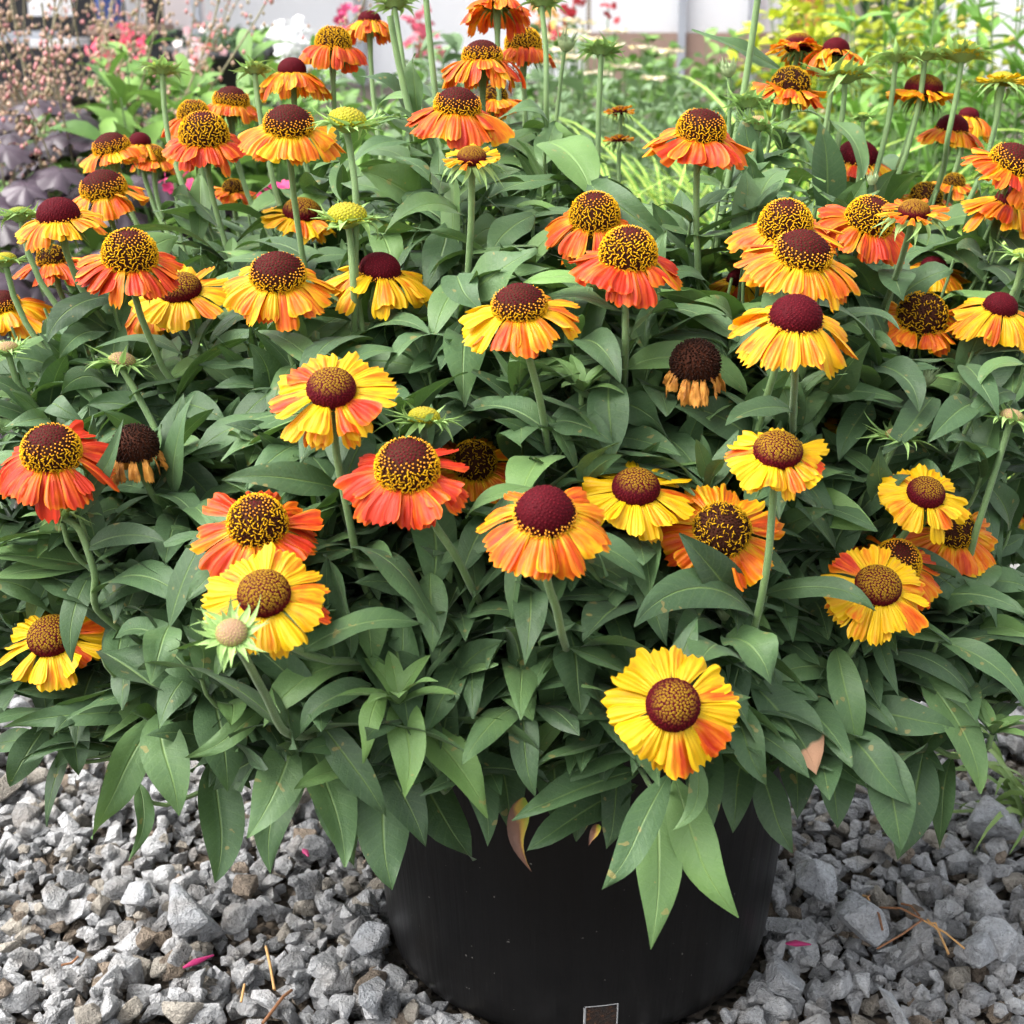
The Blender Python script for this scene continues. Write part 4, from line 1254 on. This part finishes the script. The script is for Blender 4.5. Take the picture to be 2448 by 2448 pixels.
def plant_root(name, label, cat, p, group=None):
    return tag(link(name, None, None, p), label, cat, group)

# purple-leaved mounds with airy flower stalks
def lobed_leaf(c, nv, r, tone):
    nv = nrm(nv); t = nrm(np.cross(nv, (.1, .2, .95))); b = np.cross(nv, t)
    ns, nr = 30, 4
    a = np.linspace(0, 2 * math.pi, ns, endpoint=False)
    a0 = rng.uniform(0, 6.28)
    lob = .74 + .20 * np.abs(np.cos(3.5 * (a + .1))) + .06 * np.cos(14 * a) - .35 * np.exp(-((a - math.pi) / .22) ** 2)
    rr = np.linspace(.06, 1, nr)
    ruf = rng.uniform(0, 6.28)
    X = r * rr[:, None] * lob[None] * np.cos(a + a0); Y = r * rr[:, None] * lob[None] * np.sin(a + a0)
    Z = r * (-.28 * rr[:, None] ** 2 + .08 * rr[:, None] ** 2 * np.cos(7 * a + ruf)[None])
    V = c + (X[..., None] * t + Y[..., None] * b + Z[..., None] * nv)
    i = np.arange(nr * ns).reshape(nr, ns); j = np.roll(i, -1, 1)
    luv = np.stack([np.full((nr, ns), .9), np.broadcast_to(rr[:, None], (nr, ns)), np.full((nr, ns), tone)], -1)
    return V.reshape(-1, 3), np.stack([i[:-1], i[1:], j[1:], j[:-1]], -1).reshape(-1, 4), {'luv': luv.reshape(-1, 3)}
def purple_mound(p, rad, hgt, nleaf, nst, label, st_dx=(-.3, .3), top=(.56, .72)):
    root = plant_root('purple_leaf_plant', label, 'plant', p, None)
    for k_ in range(nleaf):
        t = (k_ + .5) / nleaf
        a = k_ * 2.39996; e = math.acos(1 - .98 * t)
        q = np.array([math.sin(e) * math.cos(a) * rad, math.sin(e) * math.sin(a) * rad, .06 + math.cos(e) * (hgt - .06)]) * rng.uniform(.86, 1.04)
        nv = nrm([q[0] / rad ** 2 * .06, q[1] / rad ** 2 * .06 , q[2] / hgt ** 2 * .05 + .25]) + rng.normal(0, .18, 3)
        V, F, A = lobed_leaf(np.zeros(3), nv, rng.uniform(.026, .042), rng.uniform(.05, .7))
        link('leaf', mesh_data('leaf', V, F, A, mats=[MAT['bg_purple']]), root, q)
    for k_ in range(nst):
        b = np.array([rng.uniform(*st_dx) * .5, rng.uniform(-.12, .12), hgt * .6])
        tp = np.array([b[0] * 1.2 + rng.normal(0, .12), b[1] + rng.normal(0, .1), rng.uniform(*top)])
        P_ = bez(b, b + (0, 0, .15), tp - (0, 0, .1), tp, 10)
        V, F = tube(P_, .0014, 4)
        s_ = link('flower_stalk', mesh_data('flower_stalk', V, F, mats=[MAT['bg_stem']]), root)
        acc = Acc()
        for q in range(52):
            t = rng.uniform(.25, 1)
            c = P_[int(t * 9)] + rng.normal(0, .018, 3) * (1.25 - t * .6)
            col = [(.58, .36, .27), (.62, .42, .32), (.44, .30, .19), (.65, .28, .28), (.36, .28, .16)][int(rng.integers(5))]
            dot(acc, c, rng.uniform(.0022, .0040), col, 5, 1.4)
        kind(link('blossoms', acc.data('blossoms', [MAT['blossom']]), s_), 'stuff')
purple_mound(gpt(95, 2.05), .36, .43, 280, 20, 'mound of dark purple lobed leaves with airy tan flower stalks')
purple_mound(gpt(225, 3.0), .30, .34, 110, 20, 'smaller purple mound sending up pinkish flower stalks beside pink blossoms', top=(.50, .66))
purple_mound(gpt(-60, 2.9), .30, .36, 110, 26, 'purple leaved plant with dense brown flower stalks before the dark shed', top=(.52, .70))

def leafy_plant(name, label, p, rad, hgt, nst, nlf, L, W, mat, tone=.5, cat='plant', up=.5, zlo=.15, droop=.4):
    root = plant_root(name, label, cat, p)
    sa, la = Acc(), Acc()
    for k_ in range(nst):
        a, r_ = rng.uniform(0, 6.283), rad * math.sqrt(rng.random())
        b = np.array([math.cos(a) * r_ * .35, math.sin(a) * r_ * .35, 0])
        tp = np.array([math.cos(a) * r_, math.sin(a) * r_, hgt * rng.uniform(.72, 1.05) * (1 - .25 * (r_ / rad) ** 2)])
        P_ = bez(b, b + (0, 0, hgt * .4), tp - (0, 0, hgt * .3), tp, 9)
        V, F = tube(P_, np.linspace(.0026, .0013, 9), 5); sa.add(V, F)
        for q in range(nlf):
            t = zlo + (1 - zlo) * (q + rng.random()) / nlf
            c = P_[min(8, int(t * 8.99))]
            d = rdir(.0, 1.0); d = nrm(d + np.array([0, 0, up * .5]))
            s = rng.uniform(.65, 1.15)
            small_leaf(la, c, d, L * s, W * s, tone + rng.normal(0, .2), droop)
    kind(link('stems', sa.data('stems', [MAT['stem']]), root), 'stuff')
    kind(link('leaves', la.data('leaves', [MAT[mat]]), root), 'stuff')
    return root
leafy_plant('leafy_perennial', 'bright green leafy perennial beside the dark purple mound', gpt(330, 2.25), .24, .49, 36, 16, .075, .030, 'bg_green', .6)
leafy_plant('leafy_perennial', 'tall green perennial with broad upright leaves below the white wall', gpt(455, 2.1), .24, .50, 36, 15, .10, .032, 'bg_green', .7, up=1.2)
leafy_plant('leafy_perennial', 'mid green bushy perennial in front of the white flowers', gpt(590, 2.3), .28, .47, 40, 16, .075, .028, 'bg_green', .55)
leafy_plant('leafy_perennial', 'grey green bushy plant behind the tallest helenium stems', gpt(780, 2.5), .32, .50, 44, 17, .065, .024, 'bg_grey', .55)
leafy_plant('leafy_perennial', 'grey green plant behind the cream flat flower heads', gpt(1040, 3.3), .42, .47, 50, 17, .06, .025, 'bg_grey', .6)
leafy_plant('leafy_perennial', 'green bushy plant below the red and peach flowers', gpt(1130, 4.2), .35, .42, 26, 14, .07, .03, 'bg_green', .4)
leafy_plant('leafy_perennial', 'low green plant in front of the wall between grass and red flowers', gpt(1330, 4.6), .50, .44, 60, 16, .08, .035, 'bg_green', .5)
leafy_plant('leafy_perennial', 'dark green bushy plant at the foot of the golden shrub', gpt(1620, 3.4), .35, .46, 50, 16, .075, .03, 'bg_green', .35)
for q, (x, d, hgt, lab) in enumerate([(1720, 2.2, .60, 'tall pale green leafy plant beside the striped grass'), (1860, 2.4, .74, 'tallest pale green leafy plant with tiny yellow buds'), (1990, 2.2, .70, 'pale green leafy plant with narrow leaves against the white wall')]):
    r_ = leafy_plant('tall_leafy_plant', lab, gpt(x, d), .24, hgt, 24, 26, .062, .014, 'bg_tall', .55, up=.6, zlo=.25, droop=.25)
    acc = Acc()
    for k_ in range(60):
        a_, rr_ = rng.uniform(0, 6.28), .24 * math.sqrt(rng.random())
        dot(acc, np.array([math.cos(a_) * rr_, math.sin(a_) * rr_, hgt * rng.uniform(.66, 1.02)]), rng.uniform(.004, .008), (.55, .45, .08) if rng.random() < .5 else (.40, .34, .20), 5, .7)
    kind(link('small_buds', acc.data('small_buds', [MAT['blossom']]), r_), 'stuff')

# flat-headed cream yarrow
yr = leafy_plant('yarrow_plant', 'feathery grey green yarrow with flat cream flower heads', gpt(1130, 2.7), .34, .40, 40, 26, .05, .010, 'bg_grey', .6, up=.8)
for x, y in [(1085,62),(1110,75),(1150,88),(1062,96),(1210,92),(1260,98),(1180,128),(1090,110),(1130,140),(1040,120),(1235,150),(1100,45),(1070,40),(1160,60),(1020,70)]:
    d = rng.uniform(2.5, 2.9)
    c = at(x, y, d) - np.array(yr.location)
    h_ = link('flat_flower_head', None, yr, c)
    acc = Acc()
    for k_ in range(46):
        a_, rr_ = k_ * 2.4, .026 * math.sqrt((k_ + .5) / 46)
        five_petal(acc, np.array([math.cos(a_) * rr_, math.sin(a_) * rr_, rng.normal(.003, .0015)]), rng.normal(0, .25, 3) + (0, 0, 1), .0052, (.74, .66, .50) if rng.random() < .8 else (.72, .55, .25))
    V, F = tube([(0, 0, 0), (0, .01, -.12), (0, .03, -c[2] * .8)], [.0014, .0014, .002], 5)
    kind(link('florets', acc.data('florets', [MAT['blossom']]), h_), 'stuff')
    link('stalk', mesh_data('stalk', V, F, mats=[MAT['stem']]), h_)

# striped grass
def grass(label, p, n, L0, L1, W, spread=1.0):
    root = plant_root('striped_grass', label, 'grass', p)
    acc = Acc()
    for k_ in range(n):
        a = rng.uniform(0, 6.283); L = rng.uniform(L0, L1); e = rng.uniform(.75, 1.45)
        m_ = 14; t = np.linspace(0, 1, m_)
        ang = e - rng.uniform(1.2, 2.4) * t ** 1.6
        o = np.array([math.cos(a), math.sin(a), 0])
        dirs = o[None] * np.cos(ang)[:, None] * spread + np.array([0, 0, 1])[None] * np.sin(ang)[:, None]
        C = np.array([rng.normal(0, .03), rng.normal(0, .03), 0]) + np.vstack([np.zeros(3), np.cumsum(dirs[:-1], 0)]) * L / (m_ - 1)
        C[:, 2] = np.maximum(C[:, 2], .01)
        s = nrm(np.cross(o, [0, 0, 1]) + rng.normal(0, .3, 3)); w = W * .5 * (1 - t ** 3 * .97) * rng.uniform(.7, 1.1)
        V = C[:, None] + s * (SU[None] * w[:, None])[..., None] + np.array([0, 0, 1]) * (np.abs(SU)[None] * w[:, None] * .3)[..., None]
        U5 = np.broadcast_to(SU[None], (m_, 3))
        luv = np.stack([U5, np.broadcast_to(t[:, None], (m_, 3)), np.full((m_, 3), rng.uniform(.2, .8))], -1)
        acc.add(V.reshape(-1, 3), grid_faces(m_, 3), {'luv': luv.reshape(-1, 3)})
    kind(link('blades', acc.data('blades', [MAT['bg_grass']], origin=(0, 0, 0)), root), 'stuff')
grass('clump of arching yellow striped grass behind the flowers', gpt(1260, 1.75), 300, .42, .62, .012)
grass('fuller clump of yellow striped grass in front of the golden shrub', gpt(1480, 1.9), 320, .45, .66, .012)
grass('yellow striped grass clump beside the tall pale green plants', gpt(1640, 1.75), 260, .38, .56, .012)
grass('low clump of yellow striped grass behind the yarrow stems', gpt(1150, 1.7), 200, .34, .48, .011)

# golden shrub, dark conifer
leafy_plant('golden_shrub', 'golden yellow leafy shrub before the white wall', gpt(1545, 4.2), .30, .66, 80, 30, .060, .026, 'bg_gold', .55, cat='shrub')
leafy_plant('golden_shrub', 'smaller golden shrub beside the dark conifer', gpt(1700, 4.5), .22, .56, 50, 26, .056, .024, 'bg_gold', .35, cat='shrub')
con = plant_root('dark_conifer', 'narrow dark green conifer standing beside the golden shrubs', 'conifer', gpt(1645, 4.8))
acc = Acc()
for k_ in range(900):
    z = rng.uniform(.05, 1.5); r_ = .15 * (1 - z / 1.75); a = rng.uniform(0, 6.283)
    small_leaf(acc, np.array([math.cos(a) * r_ * .8, math.sin(a) * r_ * .8, z]), np.array([math.cos(a) * .5, math.sin(a) * .5, .8]), .09, .02, rng.uniform(.1, .7), 0)
kind(link('crown', acc.data('crown', [MAT['bg_dark']]), con), 'stuff')
V, F = tube([(0, 0, 0), (0, 0, .7), (0, 0, 1.4)], [.02, .015, .004], 8); link('trunk', mesh_data('trunk', V, F, mats=[MAT['bg_stem']]), con)

# flowering plants further back
def flowering(name, label, pix, d, r, cols, nb, stemmat='bg_green', foliage=True, spread=.03, petal_r=.011, drop=.0):
    P0 = gpt(np.mean([p[0] for p in pix]), d)
    root = plant_root(name, label, 'flowering plant', P0)
    sa, la = Acc(), Acc()
    for x, y in pix:
        c = at(x, y, d + rng.uniform(-.08, .08)) - P0
        b = np.array([c[0] * .4, c[1] * .4, 0])
        P_ = bez(b, b + (0, 0, c[2] * .5), c - (0, 0, c[2] * .35), c, 9)
        V, F = tube(P_, .002, 5); sa.add(V, F)
        for q in range(16):
            cc = P_[int(rng.integers(1, 8))]
            small_leaf(la, cc, rdir(.0, 1.0), .07 * rng.uniform(.6, 1.1), .022, rng.uniform(.3, .8))
        acc = Acc()
        for q in range(nb):
            pc = rng.normal(0, 1, 3) * spread
            five_petal(acc, pc, rng.normal(0, .6, 3) + (0, -.7, .6), petal_r * rng.uniform(.8, 1.2), cols[int(rng.integers(len(cols)))])
        hd = link('flower_cluster', acc.data('flower_cluster', [MAT['blossom']]), root, c); kind(hd, 'stuff')
    kind(link('stems', sa.data('stems', [MAT['stem']]), root), 'stuff')
    kind(link('leaves', la.data('leaves', [MAT[stemmat]]), root), 'stuff')
flowering('pink_flower', 'hot pink flower clusters among the tan flower stalks', [(245,72),(232,92),(192,108),(262,90),(226,66),(205,96)], 3.2, .1, [(.72, .08, .15), (.78, .16, .22), (.68, .05, .12)], 9, spread=.016)
flowering('white_flower', 'pure white flower clusters in front of the white wall', [(535,66),(555,75),(570,64),(545,92),(562,98)], 3.4, .1, [(.86, .86, .86)], 26, spread=.017, petal_r=.012)
flowering('red_flower', 'deep red flowers above the yarrow', [(1062,32),(1085,10),(1050,45),(1148,14)], 4.0, .1, [(.45, .02, .03), (.55, .03, .05), (.35, .015, .025)], 6, spread=.016, petal_r=.013)
flowering('peach_flower', 'peach and orange flowers beside the deep red ones', [(1020,30),(1036,18),(1046,52),(1028,60)], 4.1, .1, [(.80, .40, .20), (.85, .50, .12)], 8, spread=.018, petal_r=.014)
flowering('rose_flower', 'tall rose red flower spikes behind the tallest stems', [(790,40),(795,62),(782,80),(808,52),(815,88)], 3.6, .1, [(.52, .08, .13), (.62, .16, .2)], 7, spread=.014, petal_r=.013)
flowering('snapdragon', 'single pink snapdragon spike against the white wall', [(645,32),(640,44),(650,24)], 3.6, .1, [(.55, .05, .16)], 5, spread=.010, petal_r=.012)
flowering('pale_pink_flower', 'pale pink and white flowers next to the dark nursery pots', [(360,88),(375,98),(352,100),(385,84)], 4.4, .1, [(.80, .45, .48), (.80, .70, .70), (.70, .12, .10)], 10, spread=.025, petal_r=.014)
flowering('magenta_flower', 'magenta flowers low behind the helenium stems', [(330,345),(415,385),(225,505),(520,352)], 1.35, .1, [(.62, .03, .14), (.68, .05, .2)], 6, spread=.008, petal_r=.006)
sprig = leafy_plant('green_sprig', 'single upright green sprig in front of the white wall', gpt(505, 3.3), .02, .62, 3, 16, .06, .03, 'bg_green', .7, up=.4)

# loose undergrowth between the plants
acc = Acc()
for k_ in range(4200):
    x, y = rng.uniform(-1.5, 1.6), rng.uniform(.62, 4.2)
    if x < -.25 and y < 1.0: continue
    small_leaf(acc, np.array([x, y, rng.uniform(0, .10)]), rdir(.3, 1.3), rng.uniform(.06, .15), rng.uniform(.012, .03), rng.uniform(.1, .9), .35)
ug = kind(link('undergrowth', acc.data('undergrowth', [MAT['bg_green']])), 'stuff')
ug['label'] = 'low green undergrowth between the garden plants'; ug['category'] = 'undergrowth'

# ------------------------------------------------------------------ buildings at the back
def box(name, lo, hi, mat, parent=None, bev=0.0):
    lo, hi = np.array(lo, float), np.array(hi, float)
    V = np.array([[(lo, hi)[(i >> 0) & 1][0], (lo, hi)[(i >> 1) & 1][1], (lo, hi)[(i >> 2) & 1][2]] for i in range(8)])
    F = np.array([[0, 2, 3, 1], [4, 5, 7, 6], [0, 1, 5, 4], [2, 6, 7, 3], [0, 4, 6, 2], [1, 3, 7, 5]])
    b = np.array([lo[0], lo[1], lo[2]])
    return link(name, mesh_data(name, V - b, F, smooth=False, mats=[mat]), parent, b)
def film():
    m = NT('white_film')
    n = m.noise(m.pos(), 3, 3)
    c = m.mix(m.math('MULTIPLY', n, .10), (.92, .92, .93, 1), (.74, .75, .78, 1))
    m.set(Base_Color=c, Roughness=.5)
    m.translucent(c, .5)
    return m.m
white = film()
greyp = flat('grey_painted_metal', (.34, .36, .40, 1), .5, 12, .2)
brown = flat('weathered_board', srgb(150, 125, 112), .8, 9, .4, .3)
black = flat('black_plastic', (.012, .012, .014, 1), .5, 12, .2)
darkw = flat('dark_interior', (.02, .02, .024, 1), .8, 5, .3)
blue = flat('blue_plastic', (.05, .13, .5, 1), .4, 8, .2)
orange = flat('terracotta', srgb(185, 105, 60), .8, 12, .3)
def wx(px, d): return CAM[0] + (px - 1224) / FPX * d          # 2448-pixel column -> x at depth d
D1 = 9.0; Y1 = CAM[1] + D1 * math.cos(PITCH) + .9
gh = link('white_greenhouse', None, None, (0, Y1, 0)); tag(gh, 'long white film covered greenhouse with grey posts behind the garden', 'greenhouse')
xs = [wx(p, D1) for p in (495, 862, 1400, 1625, 1795, 1868)]
def panel(x0, x1, z0, z1): box('wall_panel', (x0, 0, z0), (x1, .05, z1), white, gh)
panel(xs[0], xs[1] - .03, .02, 2.3); panel(xs[1] + .05, xs[2], .02, 2.3); panel(xs[2] + .03, xs[3] - .02, .30, 2.3); panel(xs[3] + .02, xs[4] - .03, .30, 2.3); panel(xs[4] + .03, xs[5], .30, 2.3)
panel(2.25, 4.6, .02, 2.3)
for x in (xs[1] + .01, xs[4], xs[5] + .02, xs[3]):
    box('post', (x - .022, -.06, 0), (x + .022, .11, 2.35), greyp, gh)
box('base_board', (xs[2], -.03, .0), (xs[5], .045, .296), brown, gh)
box('top_rail', (xs[0] - .1, -.03, 2.352), (4.7, .08, 2.42), greyp, gh)
tc = box('terracotta_planter', (xs[5] + .08, Y1 - .3, 0), (xs[5] + .17, Y1 + .05, .55), orange); tag(tc, 'terracotta coloured planter at the end of the white greenhouse', 'planter')
D2 = 8.0; Y2 = CAM[1] + D2 * math.cos(PITCH) + .8
sh = link('open_shed', None, None, (0, Y2, 0)); tag(sh, 'open dark shed with white boards and a grey shelf beside the greenhouse', 'shed')
box('back_wall', (wx(-500, D2), 1.2, 0), (wx(455, D2), 1.26, 2.4), darkw, sh)
box('shed_roof', (wx(-520, D2), -.3, 2.42), (wx(480, D2), 1.4, 2.5), greyp, sh)
for p in (264, 478, -200): box('post', (wx(p, D2) - .02, -.05, 0), (wx(p, D2) + .025, .03, 2.4), greyp if p == 478 else black, sh)
box('white_board', (wx(82, D2), .0, .415), (wx(184, D2), .03, .8), white, sh)
box('white_board', (wx(300, D2), .1, .37), (wx(345, D2), .13, .85), white, sh)
box('white_board', (wx(372, D2), .3, .34), (wx(470, D2), .33, .9), flat('pale_pink_board', srgb(215, 205, 205), .7, 6, .2), sh)
box('shelf', (wx(20, D2), -.12, .285), (wx(120, D2), .3, .33), greyp, sh)
box('shelf', (wx(95, D2), -.14, .262), (wx(195, D2), .2, .30), white, sh)
box('shelf_leg', (wx(24, D2), -.1, 0), (wx(24, D2) + .05, -.05, .284), black, sh)
box('shelf_leg', (wx(190, D2) - .05, -.12, 0), (wx(190, D2), -.07, .261), black, sh)
V, F = lathe([(.001, 0), (.06, 0), (.075, .16), (.08, .165), (.07, .16), (.055, .01)], 20)
bk = link('blue_bucket', mesh_data('blue_bucket', V, F, mats=[blue]), None, (wx(285, D2), Y2 - .1, .37)); tag(bk, 'small blue bucket on the shed counter', 'bucket')
box('counter', (wx(245, D2), -.25, .33), (wx(400, D2), .25, .368), brown, sh)
box('counter_front', (wx(250, D2), -.2, 0), (wx(395, D2), -.16, .329), darkw, sh)
for q, (x, d, lab) in enumerate([(455, 5.4, 'black nursery pot of dark twiggy plants below the white wall'), (480, 5.7, 'black nursery pot standing behind the white flowers'), (432, 5.8, 'black nursery pot beside the pale pink flowers')]):
    P0 = gpt(x, d); 
    V, F = lathe([(.001, 0), (.13, 0), (.15, .34), (.16, .345), (.16, .37), (.145, .37), (.14, .30), (.001, .30)], 32)
    o = link('nursery_pot', mesh_data('nursery_pot', V, F, mats=[black]), None, P0); tag(o, lab, 'plant pot')
    leafy_plant('potted_shrub', ['dark leaved shrub in the black pot below the white wall', 'dark shrub in the pot behind the white flowers', 'reddish dark shrub in the pot beside pale pink flowers', 'dark shrub in the pot behind the yarrow'][q], P0 + (0, 0, .3), .14, .14, 14, 10, .05, .02, 'bg_dark', .4, cat='shrub')

# ------------------------------------------------------------------ small things on the gravel
straw = flat('dry_straw', srgb(196, 150, 95), .8, 60, .4)
rust = flat('rusty_straw', srgb(135, 92, 60), .8, 60, .4)
mag = flat('magenta_petal', srgb(150, 25, 85), .6, 80, .3)
def on_ground(x, y, z=.022):
    dr = at(x, y, 1.0) - CAM
    return CAM + dr * ((z - CAM[2]) / dr[2])
def twig(name, label, cat, pts, rad, mat, z=.022):
    P_ = np.array([on_ground(x, y, z) for x, y in pts]); P_[:, 2] += rng.uniform(-.002, .004, len(P_))
    V, F = tube(P_, rad, 5)
    o = link(name, mesh_data(name, V - P_[0], F, mats=[mat]), None, P_[0]); tag(o, label, cat); return o
twig('dry_stalk', 'straight dry straw stalk lying between the stones beside a magenta petal', 'stalk', [(502,1790),(510,1825),(518,1870)], .0009, straw)
twig('dry_stalk', 'short orange dry stalk near the broken tan stones', 'stalk', [(462,1865),(455,1890)], .0008, straw)
twig('dry_stalk', 'thin rusty stalk lying on pale grey stones', 'stalk', [(116,1822),(135,1814),(148,1806)], .0008, rust)
twig('dry_stalk', 'curved rusty stalk near the bottom of the pot', 'stalk', [(495,1930),(535,1890),(550,1865)], .0010, rust)
def petal_scrap(label, x0, y0, x1, y1, w):
    A_, B_ = on_ground(x0, y0, .027), on_ground(x1, y1, .027)
    V, F = tube(np.array([A_, A_ * .6 + B_ * .4 + (0, 0, .001), B_]), [w * .3, w, w * .25], 6)
    V[:, 2] = (V[:, 2] - .027) * .5 + .027
    o = link('fallen_petal', mesh_data('fallen_petal', V - A_, F, mats=[mag]), None, A_); tag(o, label, 'petal')
petal_scrap('long curled magenta petal on the pale gravel', 345, 1826, 403, 1802, .0028)
petal_scrap('flat magenta petal between dark stones beside the pot', 1482, 1780, 1530, 1782, .003)
petal_scrap('small magenta petal just below a hanging green leaf', 572, 1602, 582, 1616, .0026)
cl = link('dry_grass_wisp', None, None, on_ground(1700, 1730)); tag(cl, 'wispy clump of dry golden straw lying on dark gravel', 'straw')
c0 = np.array(cl.location)
for k_, (x, y, u, v) in enumerate([(1740,1735,1655,1790),(1740,1735,1820,1790),(1745,1738,1660,1712),(1750,1735,1790,1800),(1735,1728,1700,1705),(1640,1700,1628,1690),(1640,1690,1618,1725),(1752,1742,1772,1760),(1650,1715,1665,1755)]):
    a_, b_ = on_ground(x, y, .026) - c0, on_ground(u, v, .024) - c0
    V, F = tube(np.array([a_, (a_ + b_) / 2 + (0, 0, .004) + rng.normal(0, .002, 3), b_]), .0008, 4)
    link('straw', mesh_data('straw', V, F, mats=[straw if k_ % 2 else rust]), cl)
MAT['edge_grass'] = plain_leaf('edge_grass_blade', (0.08, 0.17, 0.03, 1), (0.25, 0.36, 0.10, 1), transl=.2)
eg = plant_root('grass_tuft', 'small green grass tuft growing out of the gravel at the foliage edge', 'grass', on_ground(1960, 1560, .0))
acc = Acc()
for k_ in range(36):
    small_leaf(acc, rng.normal(0, .012, 3) * (1, 1, .2), rdir(.5, 1.4), rng.uniform(.08, .19), .006, rng.uniform(.2, .9), .6, BPROF)
kind(link('blades', acc.data('blades', [MAT['edge_grass']]), eg), 'stuff')
